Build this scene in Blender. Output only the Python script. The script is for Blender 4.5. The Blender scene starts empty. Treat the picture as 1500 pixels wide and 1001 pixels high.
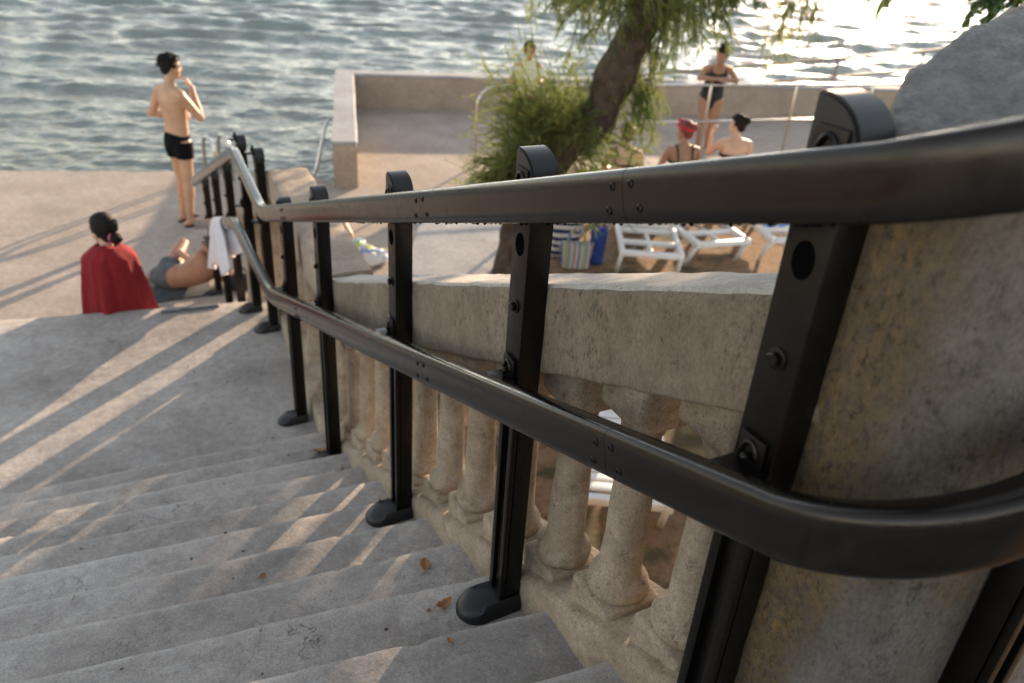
import bpy, bmesh, math, random
import numpy as np
from mathutils import Vector, Matrix, noise
random.seed(7); rng = np.random.default_rng(7)
sc = bpy.context.scene
COL = sc.collection
V = Vector
# ------------------------------------------------------------------ camera
cam = bpy.data.cameras.new('camera'); camo = bpy.data.objects.new('camera', cam); COL.objects.link(camo)
cam.sensor_width = 36; cam.lens = 27.58; cam.clip_start = .02; cam.clip_end = 20000
camo.matrix_world = Matrix(((.8906, .1670, -.4223, 0), (-.4492, .4529, -.7700, 0), (.0626, .8758, .4787, 3.25), (0, 0, 0, 1)))
cam.dof.use_dof = True; cam.dof.focus_distance = 1.5; cam.dof.aperture_fstop = 3.6
sc.camera = camo
# ------------------------------------------------------------------ sky and sun
SUN_AZ, SUN_EL = math.radians(50), math.radians(9.5)
w = bpy.data.worlds.new('World'); sc.world = w; w.use_nodes = True
nt = w.node_tree; bg = nt.nodes['Background']
sky = nt.nodes.new('ShaderNodeTexSky'); sky.sky_type = 'NISHITA'; sky.sun_disc = False
sky.sun_elevation = SUN_EL; sky.sun_rotation = SUN_AZ; sky.air_density = 1.0; sky.dust_density = .3; sky.ozone_density = .7
hs = nt.nodes.new('ShaderNodeHueSaturation'); hs.inputs['Saturation'].default_value = .42      # thin high haze greys the sky
nt.links.new(sky.outputs[0], hs.inputs['Color']); nt.links.new(hs.outputs[0], bg.inputs[0]); bg.inputs[1].default_value = .125
sl = bpy.data.lights.new('sun', 'SUN'); slo = bpy.data.objects.new('sun', sl); COL.objects.link(slo)
sl.energy = 4.0; sl.angle = math.radians(.6); sl.color = (1, .73, .48)
sd = V((math.sin(SUN_AZ)*math.cos(SUN_EL), math.cos(SUN_AZ)*math.cos(SUN_EL), math.sin(SUN_EL)))
slo.rotation_euler = (-sd).to_track_quat('-Z', 'Y').to_euler()
sc.view_settings.view_transform = 'Standard'; sc.view_settings.look = 'None'
sc.view_settings.exposure = 1.82; sc.view_settings.gamma = 1

# ------------------------------------------------------------------ mesh helpers
K = .875; CZ = 3.25
def P(x, y, z): return V((x*K, y*K, z*K+CZ))

class MB:
    def __init__(s): s.v = []; s.f = []
    def add(s, vs, fs):
        n = len(s.v); s.v.extend([tuple(p) for p in vs]); s.f.extend([tuple(i+n for i in f) for f in fs])
    def box(s, c, size, rot=None, bev=0.0, taper=1.0):
        bm = bmesh.new(); bmesh.ops.create_cube(bm, size=1)
        for q in bm.verts:
            t = taper if q.co.z > 0 else 1
            q.co = V((q.co.x*size[0]*t, q.co.y*size[1]*t, q.co.z*size[2]))
        if bev: bmesh.ops.bevel(bm, geom=bm.edges[:], offset=bev, segments=2, affect='EDGES', profile=.6)
        m = Matrix.Translation(V(c)) @ (rot.to_4x4() if rot else Matrix.Identity(4))
        bm.verts.index_update()
        s.add([m @ q.co for q in bm.verts], [[q.index for q in f.verts] for f in bm.faces]); bm.free()
    def tube(s, pts, rad, n=10, side=None, depth=None, caps='round'):
        """swept tube; rad list = half width along 'side', depth list = half thickness across it"""
        pts = [V(p) for p in pts]; N = len(pts)
        rad = [rad]*N if isinstance(rad, (int, float)) else list(rad)
        dep = rad if depth is None else ([depth]*N if isinstance(depth, (int, float)) else list(depth))
        T = []
        for i in range(N):
            a = pts[max(i-1, 0)]; b = pts[min(i+1, N-1)]; T.append((b-a).normalized())
        sd_ = V(side) if side is not None else None
        rings = []
        if sd_ is None:
            sd_ = T[0].orthogonal().normalized(); fixed = False
        else: fixed = True
        u = sd_
        seq = []
        if caps == 'round':
            for q in (.35, .75, .94): seq.append((pts[0]-T[0]*dep[0]*(math.sqrt(1-q*q)), q*rad[0], q*dep[0], T[0]))
        for i in range(N): seq.append((pts[i], rad[i], dep[i], T[i]))
        if caps == 'round':
            for q in (.94, .75, .35): seq.append((pts[-1]+T[-1]*dep[-1]*(math.sqrt(1-q*q)), q*rad[-1], q*dep[-1], T[-1]))
        for c, r, d, t in seq:
            base = sd_ if fixed else u
            uu = (base-t*base.dot(t))
            if uu.length < 1e-5: uu = t.orthogonal()
            uu.normalize(); u = uu; vv = t.cross(uu)
            rings.append([c+uu*r*math.cos(2*math.pi*k/n)+vv*d*math.sin(2*math.pi*k/n) for k in range(n)])
        vs = [p for r in rings for p in r]; fs = []
        M = len(rings)
        for i in range(M-1):
            for k in range(n):
                fs.append((i*n+k, i*n+(k+1) % n, (i+1)*n+(k+1) % n, (i+1)*n+k))
        fs.append(tuple(range(n-1, -1, -1))); fs.append(tuple((M-1)*n+k for k in range(n)))
        s.add(vs, fs)
    def ell(s, c, r, rot=None, n=14, m=9):
        c = V(c); vs = [V((0, 0, -r[2]))]; fs = []
        for j in range(1, m):
            th = math.pi*j/m-math.pi/2
            for k in range(n):
                ph = 2*math.pi*k/n
                vs.append(V((r[0]*math.cos(th)*math.cos(ph), r[1]*math.cos(th)*math.sin(ph), r[2]*math.sin(th))))
        vs.append(V((0, 0, r[2])))
        for k in range(n): fs.append((0, 1+(k+1) % n, 1+k))
        for j in range(m-2):
            for k in range(n):
                a = 1+j*n; b = a+n
                fs.append((a+k, a+(k+1) % n, b+(k+1) % n, b+k))
        L = len(vs)-1; a = 1+(m-2)*n
        for k in range(n): fs.append((a+k, a+(k+1) % n, L))
        if rot: vs = [rot @ p for p in vs]
        s.add([p+c for p in vs], fs)
    def lathe(s, c, prof, n=20, wob=0):
        vs = []; fs = []; c = V(c)
        for (r, z) in prof:
            for k in range(n):
                a = 2*math.pi*k/n; rr = r*(1+wob*noise.noise(V((math.cos(a)*1.5, math.sin(a)*1.5, z*9))+c*5))
                vs.append(c+V((rr*math.cos(a), rr*math.sin(a), z)))
        for i in range(len(prof)-1):
            for k in range(n): fs.append((i*n+k, i*n+(k+1) % n, (i+1)*n+(k+1) % n, (i+1)*n+k))
        fs.append(tuple(range(n-1, -1, -1))); fs.append(tuple((len(prof)-1)*n+k for k in range(n)))
        s.add(vs, fs)
    def prism(s, outline, ax0, ax1):
        """outline: list of 3D points (closed); extruded from +ax0 to +ax1 (vectors)"""
        n = len(outline); vs = [V(p)+V(ax0) for p in outline]+[V(p)+V(ax1) for p in outline]
        fs = [tuple(range(n-1, -1, -1)), tuple(range(n, 2*n))]
        for k in range(n): fs.append((k, (k+1) % n, n+(k+1) % n, n+k))
        s.add(vs, fs)
    def sweep(s, path, prof, up=V((0, 0, 1)), cap=True):
        """profile (u,v) swept along path; u along horizontal side, v along the in-plane up"""
        path = [V(p) for p in path]; N = len(path); n = len(prof); vs = []; fs = []
        for i in range(N):
            t = (path[min(i+1, N-1)]-path[max(i-1, 0)]).normalized()
            sdv = t.cross(up).normalized(); uv = sdv.cross(t).normalized()
            for (a, b) in prof: vs.append(path[i]+sdv*a+uv*b)
        for i in range(N-1):
            for k in range(n): fs.append((i*n+k, i*n+(k+1) % n, (i+1)*n+(k+1) % n, (i+1)*n+k))
        if cap:
            fs.append(tuple(range(n-1, -1, -1))); fs.append(tuple((N-1)*n+k for k in range(n)))
        s.add(vs, fs)
    def build(s, name, mat, parent=None, smooth=True, auto=None, loc=None):
        me = bpy.data.meshes.new(name); vs = s.v
        if loc is not None: vs = [(p[0]-loc[0], p[1]-loc[1], p[2]-loc[2]) for p in vs]
        me.from_pydata(vs, [], s.f); me.update()
        bm = bmesh.new(); bm.from_mesh(me); bmesh.ops.recalc_face_normals(bm, faces=bm.faces[:]); bm.to_mesh(me); bm.free()
        return link(name, me, mat, parent, smooth, auto, loc)

def link(name, me, mat, parent=None, smooth=True, auto=None, loc=None):
    if mat: me.materials.append(mat)
    if smooth:
        me.shade_smooth()
        if auto is not None: me.set_sharp_from_angle(angle=math.radians(auto))
    o = bpy.data.objects.new(name, me); COL.objects.link(o)
    if loc is not None: o.location = loc
    if parent: o.parent = parent
    return o
def tag(o, label=None, cat=None, group=None, kind=None):
    if label: o['label'] = label
    if cat: o['category'] = cat
    if group: o['group'] = group
    if kind: o['kind'] = kind
    return o
def empty(name, loc=(0, 0, 0), rz=0):
    o = bpy.data.objects.new(name, None); COL.objects.link(o); o.location = loc; o.rotation_euler = (0, 0, rz); o.empty_display_size = .1
    return o
def copy_tree(o, parent=None):
    c = o.copy(); COL.objects.link(c)
    if parent: c.parent = parent
    for ch in list(o.children): copy_tree(ch, c)
    return c
def npmesh(name, verts, faces):
    me = bpy.data.meshes.new(name); nv = len(verts); nf = len(faces); k = faces.shape[1]
    me.vertices.add(nv); me.vertices.foreach_set('co', np.asarray(verts, np.float32).ravel())
    me.loops.add(nf*k); me.loops.foreach_set('vertex_index', np.asarray(faces, np.int32).ravel())
    me.polygons.add(nf); me.polygons.foreach_set('loop_start', np.arange(0, nf*k, k, dtype=np.int32))
    me.update(calc_edges=True); me.validate(); return me

# ------------------------------------------------------------------ materials
def newmat(name):
    m = bpy.data.materials.new(name); m.use_nodes = True
    return m, m.node_tree, m.node_tree.nodes['Principled BSDF']
def simple(name, col, rough=.6, metal=0, spec=.5, var=0, vscale=8, bump=0, bscale=40, sss=0):
    m, t, b = newmat(name); N = t.nodes; L = t.links
    b.inputs['Base Color'].default_value = (*col, 1); b.inputs['Roughness'].default_value = rough; b.inputs['Metallic'].default_value = metal
    b.inputs['Specular IOR Level'].default_value = spec
    tc = N.new('ShaderNodeTexCoord')
    if var:
        n = N.new('ShaderNodeTexNoise'); n.inputs['Scale'].default_value = vscale; n.inputs['Detail'].default_value = 5
        L.new(tc.outputs['Object'], n.inputs['Vector'])
        r = N.new('ShaderNodeMapRange'); r.inputs[1].default_value = .3; r.inputs[2].default_value = .7; r.inputs[3].default_value = 1-var; r.inputs[4].default_value = 1+var
        L.new(n.outputs[0], r.inputs[0])
        mx = N.new('ShaderNodeMix'); mx.data_type = 'RGBA'; mx.blend_type = 'MULTIPLY'; mx.inputs[0].default_value = 1
        mx.inputs[6].default_value = (*col, 1); L.new(r.outputs[0], mx.inputs[7]); L.new(mx.outputs[2], b.inputs['Base Color'])
    if bump:
        n2 = N.new('ShaderNodeTexNoise'); n2.inputs['Scale'].default_value = bscale; n2.inputs['Detail'].default_value = 6
        L.new(tc.outputs['Object'], n2.inputs['Vector'])
        bp = N.new('ShaderNodeBump'); bp.inputs['Strength'].default_value = bump; bp.inputs['Distance'].default_value = .01
        L.new(n2.outputs[0], bp.inputs['Height']); L.new(bp.outputs[0], b.inputs['Normal'])
    if sss:
        b.inputs['Subsurface Weight'].default_value = sss; b.inputs['Subsurface Radius'].default_value = (.02, .008, .004); b.inputs['Subsurface Scale'].default_value = .5
    return m

def concrete(name, c1, c2, scale=3.0, bump=.35, bscale=60, speck=.5, speckcol=(.04, .035, .03), lichen=0, licol=(.30, .19, .07), vstreak=False, lix=None, patchy=.5, crack=0, wear_crease=False):
    """weathered concrete: two-tone blotches, fine grain, dark specks gathered in patches, orange lichen"""
    m, t, b = newmat(name); N = t.nodes; L = t.links
    tc = N.new('ShaderNodeTexCoord'); mp = N.new('ShaderNodeMapping'); L.new(tc.outputs['Object'], mp.inputs[0])
    if vstreak: mp.inputs['Scale'].default_value = (1, 1, .62)
    def nz(sc_, det=6, rough=.6, off=0):
        n = N.new('ShaderNodeTexNoise'); n.inputs['Scale'].default_value = sc_; n.inputs['Detail'].default_value = det; n.inputs['Roughness'].default_value = rough
        if off:
            a = N.new('ShaderNodeVectorMath'); a.inputs[1].default_value = (off, off*1.7, off*.6); L.new(mp.outputs[0], a.inputs[0]); L.new(a.outputs[0], n.inputs['Vector'])
        else: L.new(mp.outputs[0], n.inputs['Vector'])
        return n.outputs[0]
    def rng_(s, a, b_, lo=0, hi=1):
        r = N.new('ShaderNodeMapRange'); r.inputs[1].default_value = a; r.inputs[2].default_value = b_; r.inputs[3].default_value = lo; r.inputs[4].default_value = hi; L.new(s, r.inputs[0]); return r.outputs[0]
    def mix(f, a, bb, mode='MIX'):
        x = N.new('ShaderNodeMix'); x.data_type = 'RGBA'; x.blend_type = mode
        if isinstance(f, float): x.inputs[0].default_value = f
        else: L.new(f, x.inputs[0])
        for i, q in ((6, a), (7, bb)):
            if isinstance(q, tuple): x.inputs[i].default_value = (*q, 1)
            else: L.new(q, x.inputs[i])
        return x.outputs[2]
    def mul(a, bb):
        x = N.new('ShaderNodeMath'); x.operation = 'MULTIPLY'; L.new(a, x.inputs[0])
        if isinstance(bb, float): x.inputs[1].default_value = bb
        else: L.new(bb, x.inputs[1])
        return x.outputs[0]
    base = mix(rng_(nz(scale, 8, .65), .5-.3*patchy, .5+.3*patchy), c1, c2)
    g = rng_(nz(180, 3, .7, 3), .25, .75, .72, 1.28)
    base = mix(1.0, base, g, 'MULTIPLY')
    g2 = rng_(nz(22, 6, .7, 7), .3, .7, .8, 1.18)
    base = mix(1.0, base, g2, 'MULTIPLY')
    if speck:
        sp = mul(rng_(nz(52, 6, .8, 11), .53, .63), rng_(nz(scale*1.6, 4, .6, 5), .42, .60))
        base = mix(mul(sp, float(speck)*.7), base, speckcol)
        sp2 = mul(rng_(nz(190, 5, .8, 51), .55, .64), rng_(nz(scale*2.3, 5, .65, 53), .40, .62)); base = mix(mul(sp2, float(speck)*.8), base, speckcol)
        sp3 = mul(rng_(nz(230, 4, .8, 57), .58, .66), rng_(nz(scale*2.9, 4, .65, 59), .45, .65)); base = mix(mul(sp3, .55), base, tuple(min(1, q*1.7) for q in c2))
        pits = rng_(nz(130, 2, .5, 17), .69, .73); base = mix(mul(pits, .6), base, speckcol)
    if lichen:
        li = mul(rng_(nz(85, 6, .8, 23), .5, .64), rng_(nz(scale*1.3, 4, .6, 29), .48, .62))
        if lix:
            sx = N.new('ShaderNodeSeparateXYZ'); L.new(tc.outputs['Object'], sx.inputs[0])
            dd = N.new('ShaderNodeMath'); dd.operation = 'ADD'; L.new(sx.outputs[1], dd.inputs[0]); L.new(mul(nz(5, 4, .6, 37), .16), dd.inputs[1])
            band = rng_(dd.outputs[0], lix[0], lix[1])
            base = mix(mul(band, .7), base, (.115, .082, .055))
            lo = mul(mul(band, rng_(nz(75, 7, .85, 43), .46, .60)), 1.0); base = mix(mul(lo, .7), base, (.20, .125, .05))
            lk = mul(mul(band, rng_(nz(95, 7, .85, 47), .52, .60)), 1.0); base = mix(mul(lk, .8), base, (.035, .027, .02))
        base = mix(mul(li, float(lichen)), base, licol)
    if crack:
        vo = N.new('ShaderNodeTexVoronoi'); vo.feature = 'DISTANCE_TO_EDGE'; vo.inputs['Scale'].default_value = 2.3
        dw = N.new('ShaderNodeVectorMath'); nn = N.new('ShaderNodeTexNoise'); nn.inputs['Scale'].default_value = 6; nn.inputs['Detail'].default_value = 5
        L.new(mp.outputs[0], nn.inputs['Vector']); s_ = N.new('ShaderNodeVectorMath'); s_.operation = 'SCALE'; s_.inputs['Scale'].default_value = .45; L.new(nn.outputs[1], s_.inputs[0])
        L.new(mp.outputs[0], dw.inputs[0]); L.new(s_.outputs[0], dw.inputs[1]); L.new(dw.outputs[0], vo.inputs['Vector'])
        cr = mul(rng_(vo.outputs[0], .0, .006, 1, 0), rng_(nz(2.2, 3, .5, 31), .56, .64))
        base = mix(mul(cr, float(crack)), base, (.05, .045, .045))
    if wear_crease:
        at = N.new('ShaderNodeAttribute'); at.attribute_name = 'wear_crease'
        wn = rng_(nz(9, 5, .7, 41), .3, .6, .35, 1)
        base = mix(mul(mul(rng_(at.outputs['Fac'], 0, 1), wn), .40), base, (.62, .58, .54))  # worn, lighter nosings
        base = mix(mul(mul(rng_(at.outputs['Fac'], 0, -1), wn), .42), base, (.12, .115, .11))  # darker along the inner corners of riser and tread
    L.new(base, b.inputs['Base Color'])
    b.inputs['Roughness'].default_value = .9; b.inputs['Specular IOR Level'].default_value = .25
    hsum = N.new('ShaderNodeMath'); hsum.operation = 'ADD'; L.new(nz(bscale, 8, .75, 2), hsum.inputs[0])
    L.new(mul(nz(bscale*.18, 4, .6, 9), 1.6), hsum.inputs[1])
    bp = N.new('ShaderNodeBump'); bp.inputs['Strength'].default_value = bump; bp.inputs['Distance'].default_value = .012
    L.new(hsum.outputs[0], bp.inputs['Height']); L.new(bp.outputs[0], b.inputs['Normal'])
    return m

M_step = concrete('step_concrete', (.285, .256, .233), (.48, .437, .40), 1.6, .5, 70, .55, (.09, .085, .085), crack=.8, wear_crease=True)
M_plat = concrete('platform_concrete', (.31, .255, .212), (.41, .345, .295), 1.2, .4, 45, .4, (.13, .12, .11), crack=.6)
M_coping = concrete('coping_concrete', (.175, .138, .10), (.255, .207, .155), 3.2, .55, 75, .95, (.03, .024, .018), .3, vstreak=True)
M_copetop = concrete('pale_coping_top', (.38, .345, .31), (.48, .44, .40), 5, .5, 70, .45, (.12, .10, .085))  # thin top layer in a paler concrete than the coping's sides
M_balu = concrete('baluster_stone', (.32, .25, .175), (.46, .375, .28), 7, .55, 80, .85, (.06, .048, .035), .55, (.33, .17, .06))
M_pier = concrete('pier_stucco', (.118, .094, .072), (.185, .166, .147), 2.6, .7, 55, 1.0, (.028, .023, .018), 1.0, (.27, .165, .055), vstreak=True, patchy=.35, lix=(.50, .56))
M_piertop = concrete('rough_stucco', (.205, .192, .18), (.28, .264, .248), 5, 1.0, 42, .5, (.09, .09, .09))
M_seawall = concrete('sea_wall_concrete', (.30, .232, .175), (.39, .312, .245), 1.6, .35, 30, .35, (.12, .1, .09))
M_grey = concrete('grey_path', (.26, .26, .27), (.40, .40, .41), 1.3, .35, 30, .6, (.16, .15, .14))

def metal_dark(name, base=.035, rough=.33):
    m, t, b = newmat(name); N = t.nodes; L = t.links
    b.inputs['Base Color'].default_value = (base*1.08, base, base*.93, 1); b.inputs['Metallic'].default_value = .75
    b.inputs['Specular IOR Level'].default_value = .6
    tc = N.new('ShaderNodeTexCoord'); n = N.new('ShaderNodeTexNoise'); n.inputs['Scale'].default_value = 25; n.inputs['Detail'].default_value = 8; n.inputs['Roughness'].default_value = .7
    L.new(tc.outputs['Object'], n.inputs['Vector'])
    r = N.new('ShaderNodeMapRange'); r.inputs[1].default_value = .35; r.inputs[2].default_value = .7; r.inputs[3].default_value = rough-.06; r.inputs[4].default_value = rough+.14
    L.new(n.outputs[0], r.inputs[0]); L.new(r.outputs[0], b.inputs['Roughness'])
    n3 = N.new('ShaderNodeTexNoise'); n3.inputs['Scale'].default_value = 140; n3.inputs['Detail'].default_value = 6; n3.inputs['Roughness'].default_value = .8; L.new(tc.outputs['Object'], n3.inputs['Vector'])
    r3 = N.new('ShaderNodeMapRange'); r3.inputs[1].default_value = .62; r3.inputs[2].default_value = .72; r3.inputs[4].default_value = .5; L.new(n3.outputs[0], r3.inputs[0])
    m3 = N.new('ShaderNodeMix'); m3.data_type = 'RGBA'; m3.inputs[6].default_value = (base*1.18, base, base*.88, 1); m3.inputs[7].default_value = (.10, .09, .08, 1); L.new(r3.outputs[0], m3.inputs[0]); L.new(m3.outputs[2], b.inputs['Base Color'])
    n2 = N.new('ShaderNodeTexNoise'); n2.inputs['Scale'].default_value = 120; n2.inputs['Detail'].default_value = 3
    L.new(tc.outputs['Object'], n2.inputs['Vector'])
    bp = N.new('ShaderNodeBump'); bp.inputs['Strength'].default_value = .04; bp.inputs['Distance'].default_value = .003
    L.new(n2.outputs[0], bp.inputs['Height']); L.new(bp.outputs[0], b.inputs['Normal'])
    return m
M_rail = metal_dark('dark_anodised_rail', .024, .17)
M_post = metal_dark('black_post_metal', .013, .32)
M_plastic = simple('black_plastic', (.012, .012, .013), .42, var=.2)
M_hole = simple('dark_cavity', (.003, .003, .003), 1, spec=0)
M_steel = simple('stainless_tube', (.55, .53, .5), .22, 1.0)
M_galv = simple('weathered_pipe', (.20, .175, .15), .5, .2)
M_white = simple('white_plastic', (.78, .78, .77), .45, var=.05, vscale=3)
def skin(name, col): return simple(name, col, .5, spec=.35, var=.12, vscale=9, bump=.05, bscale=90, sss=.12)
M_skin_a = skin('skin_tan', (.46, .27, .17)); M_skin_b = skin('skin_warm', (.36, .18, .11)); M_skin_c = skin('skin_fair', (.55, .34, .24)); M_skin_d = skin('skin_brown', (.33, .18, .115))
M_hair = simple('dark_hair', (.010, .007, .006), .65, spec=.2, var=.4, vscale=60, bump=.6, bscale=90)
M_hair_br = simple('brown_hair', (.10, .045, .02), .5, var=.4, vscale=60, bump=.6, bscale=90)
M_hair_red = simple('red_hair', (.16, .025, .015), .5, var=.4, vscale=60, bump=.6, bscale=90)
M_hair_gr = simple('greying_hair', (.06, .052, .045), .6, var=.5, vscale=70, bump=.6, bscale=90)
M_black = simple('black_swimwear', (.008, .008, .011), .55, var=.2, vscale=20)
M_navy = simple('navy_swimwear', (.004, .0042, .006), .85, spec=.12, var=.2, vscale=20)
M_red = simple('red_towelling', (.28, .012, .016), .95, var=.14, vscale=25, bump=1.0, bscale=220)
M_towel = simple('white_towelling', (.74, .71, .74), .95, var=.06, vscale=20, bump=.8, bscale=200)
M_eye = simple('eye_white', (.7, .68, .65), .3); M_lip = simple('lips', (.35, .12, .1), .5); M_pink = simple('pink_elastic', (.6, .12, .22), .6)
M_sandal = simple('dark_sandal', (.02, .018, .02), .6)
M_shirt = simple('pale_cotton', (.55, .55, .45), .9, var=.1); M_shorts = simple('red_shorts', (.35, .07, .05), .9, var=.15)
M_bark = concrete('tamarisk_bark', (.045, .032, .024), (.11, .08, .06), 9, 1.0, 30, .6, (.015, .012, .01))
M_leafbrown = simple('dry_leaf', (.32, .15, .05), .7, var=.35, vscale=40)
M_strip = simple('worn_metal_strip', (.11, .125, .13), .55, .3, var=.3, vscale=30)

def stripes(name, cols, scale, axis=0, rough=.9, wob=.0):
    m, t, b = newmat(name); N = t.nodes; L = t.links
    tc = N.new('ShaderNodeTexCoord'); sp = N.new('ShaderNodeSeparateXYZ')
    nn = N.new('ShaderNodeTexNoise'); nn.inputs['Scale'].default_value = 6; nn.inputs['Detail'].default_value = 3; L.new(tc.outputs['Object'], nn.inputs['Vector'])
    sc_ = N.new('ShaderNodeVectorMath'); sc_.operation = 'SCALE'; sc_.inputs['Scale'].default_value = .04+wob; L.new(nn.outputs[1], sc_.inputs[0])
    ad = N.new('ShaderNodeVectorMath'); L.new(tc.outputs['Object'], ad.inputs[0]); L.new(sc_.outputs[0], ad.inputs[1]); L.new(ad.outputs[0], sp.inputs[0])
    mu = N.new('ShaderNodeMath'); mu.operation = 'MULTIPLY'; mu.inputs[1].default_value = scale; L.new(sp.outputs[axis], mu.inputs[0])
    fr = N.new('ShaderNodeMath'); fr.operation = 'FRACT'; L.new(mu.outputs[0], fr.inputs[0])
    cr = N.new('ShaderNodeValToRGB'); cr.color_ramp.interpolation = 'CONSTANT'; e = cr.color_ramp.elements
    while len(e) < len(cols): e.new(.5)
    for i, (p, c) in enumerate(cols): e[i].position = p; e[i].color = (*c, 1)
    L.new(fr.outputs[0], cr.inputs[0]); L.new(cr.outputs[0], b.inputs['Base Color']); b.inputs['Roughness'].default_value = rough
    return m
WH = (.7, .68, .66); NV = (.02, .03, .11)
M_str_navy = stripes('navy_white_stripes', [(0, WH), (.5, NV)], 12, 2)
M_str_multi = stripes('candy_stripes', [(0, (.42, .42, .38)), (.18, (.08, .14, .32)), (.3, (.42, .42, .38)), (.45, (.38, .36, .12)), (.6, (.15, .22, .36)), (.72, (.42, .42, .38)), (.88, (.30, .16, .12))], 5.5, 0)
M_blue = simple('blue_bag_cloth', (.015, .05, .24), .8, var=.3, vscale=15, bump=.4, bscale=30)
M_bluew = stripes('blue_white_towel', [(0, WH), (.6, (.2, .32, .6))], 7, 1)
M_pinkt = simple('pale_pink_towel', (.62, .5, .5), .95, var=.08, bump=.5, bscale=120)
M_beachy = stripes('beach_towel_bands', [(0, WH), (.3, (.08, .18, .6)), (.42, WH), (.55, (.55, .6, .05)), (.66, (.25, .5, .75)), (.78, WH)], 3.6, 1, wob=.22)

def leafmat(name, c1, c2, trans=.45):
    m, t, b = newmat(name); N = t.nodes; L = t.links
    tc = N.new('ShaderNodeTexCoord'); n = N.new('ShaderNodeTexNoise'); n.inputs['Scale'].default_value = 2.2; n.inputs['Detail'].default_value = 6
    L.new(tc.outputs['Object'], n.inputs['Vector'])
    r = N.new('ShaderNodeMapRange'); r.inputs[1].default_value = .35; r.inputs[2].default_value = .65; L.new(n.outputs[0], r.inputs[0])
    x = N.new('ShaderNodeMix'); x.data_type = 'RGBA'; x.inputs[6].default_value = (*c1, 1); x.inputs[7].default_value = (*c2, 1); L.new(r.outputs[0], x.inputs[0])
    L.new(x.outputs[2], b.inputs['Base Color']); b.inputs['Roughness'].default_value = .6
    tr = N.new('ShaderNodeBsdfTranslucent'); L.new(x.outputs[2], tr.inputs[0])
    ms = N.new('ShaderNodeMixShader'); ms.inputs[0].default_value = trans; L.new(b.outputs[0], ms.inputs[1]); L.new(tr.outputs[0], ms.inputs[2])
    L.new(ms.outputs[0], N['Material Output'].inputs[0]); return m
M_needle = leafmat('tamarisk_foliage', (.11, .165, .045), (.265, .285, .085), .6)
M_leaf = leafmat('broad_leaf', (.05, .09, .025), (.09, .14, .04), .35)

# ------------------------------------------------------------------ sea
def sea():
    NR1, NR2, NA = 640, 120, 820
    r = np.concatenate([8.6*np.exp(np.linspace(0, math.log(95/8.6), NR1)), 95*np.exp(np.linspace(.02, math.log(9000/95), NR2))])
    az = np.radians(np.linspace(-22, 100, NA))
    RR, AA = np.meshgrid(r, az, indexing='ij'); X = RR*np.sin(AA); Y = RR*np.cos(AA); Z = np.zeros_like(X)
    X0, Y0 = X.copy(), Y.copy()
    for i in range(95):
        lam = .17*(10 ** (rng.random()*1.22)); k = 2*math.pi/lam
        th = math.radians(205)+rng.normal()*.5
        a = .0074*lam**.86*(.5+rng.random())*(.7 if lam < .8 else 1)
        ph = rng.random()*6.283
        dr = RR*math.log(95/8.6)/NR1
        fade = np.clip((lam/dr-2.5)/3.5, 0, 1)
        if lam > .8: fade = fade*np.clip((RR-8)/24, .22, 1.15)
        arg = k*(X0*math.sin(th)+Y0*math.cos(th))+ph+.7*np.sin(X0*.31+i)+.7*np.sin(Y0*.27+2*i)
        Z += a*fade*np.cos(arg); q = .75*a*fade*np.sin(arg)
        X -= q*math.sin(th); Y -= q*math.cos(th)
    n0, n1 = RR.shape
    idx = np.arange(n0*n1).reshape(n0, n1)
    F = np.stack([idx[:-1, :-1], idx[:-1, 1:], idx[1:, 1:], idx[1:, :-1]], -1).reshape(-1, 4)
    me = npmesh('sea', np.stack([X, Y, Z-.62], -1).reshape(-1, 3), F[:, ::-1])
    m, t, b = newmat('sea_water'); N = t.nodes; L = t.links
    b.inputs['Roughness'].default_value = .11; b.inputs['IOR'].default_value = 1.27
    tc = N.new('ShaderNodeTexCoord')
    n = N.new('ShaderNodeTexNoise'); n.inputs['Scale'].default_value = .25; n.inputs['Detail'].default_value = 3; L.new(tc.outputs['Object'], n.inputs['Vector'])
    x = N.new('ShaderNodeMix'); x.data_type = 'RGBA'; x.inputs[6].default_value = (.165, .198, .185, 1); x.inputs[7].default_value = (.235, .24, .195, 1)
    L.new(n.outputs[0], x.inputs[0]); L.new(x.outputs[2], b.inputs['Base Color'])
    mp = N.new('ShaderNodeMapping'); mp.inputs['Rotation'].default_value = (0, 0, math.radians(-38)); mp.inputs['Scale'].default_value = (1, 1.8, 1); L.new(tc.outputs['Object'], mp.inputs[0])
    n2 = N.new('ShaderNodeTexNoise'); n2.inputs['Scale'].default_value = 4.5; n2.inputs['Detail'].default_value = 5; n2.inputs['Roughness'].default_value = .5; L.new(mp.outputs[0], n2.inputs['Vector'])
    bp = N.new('ShaderNodeBump'); bp.inputs['Strength'].default_value = .7; bp.inputs['Distance'].default_value = .12; L.new(n2.outputs[0], bp.inputs['Height']); L.new(bp.outputs[0], b.inputs['Normal'])
    return tag(link('sea', me, m), kind='structure')
sea()

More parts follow.
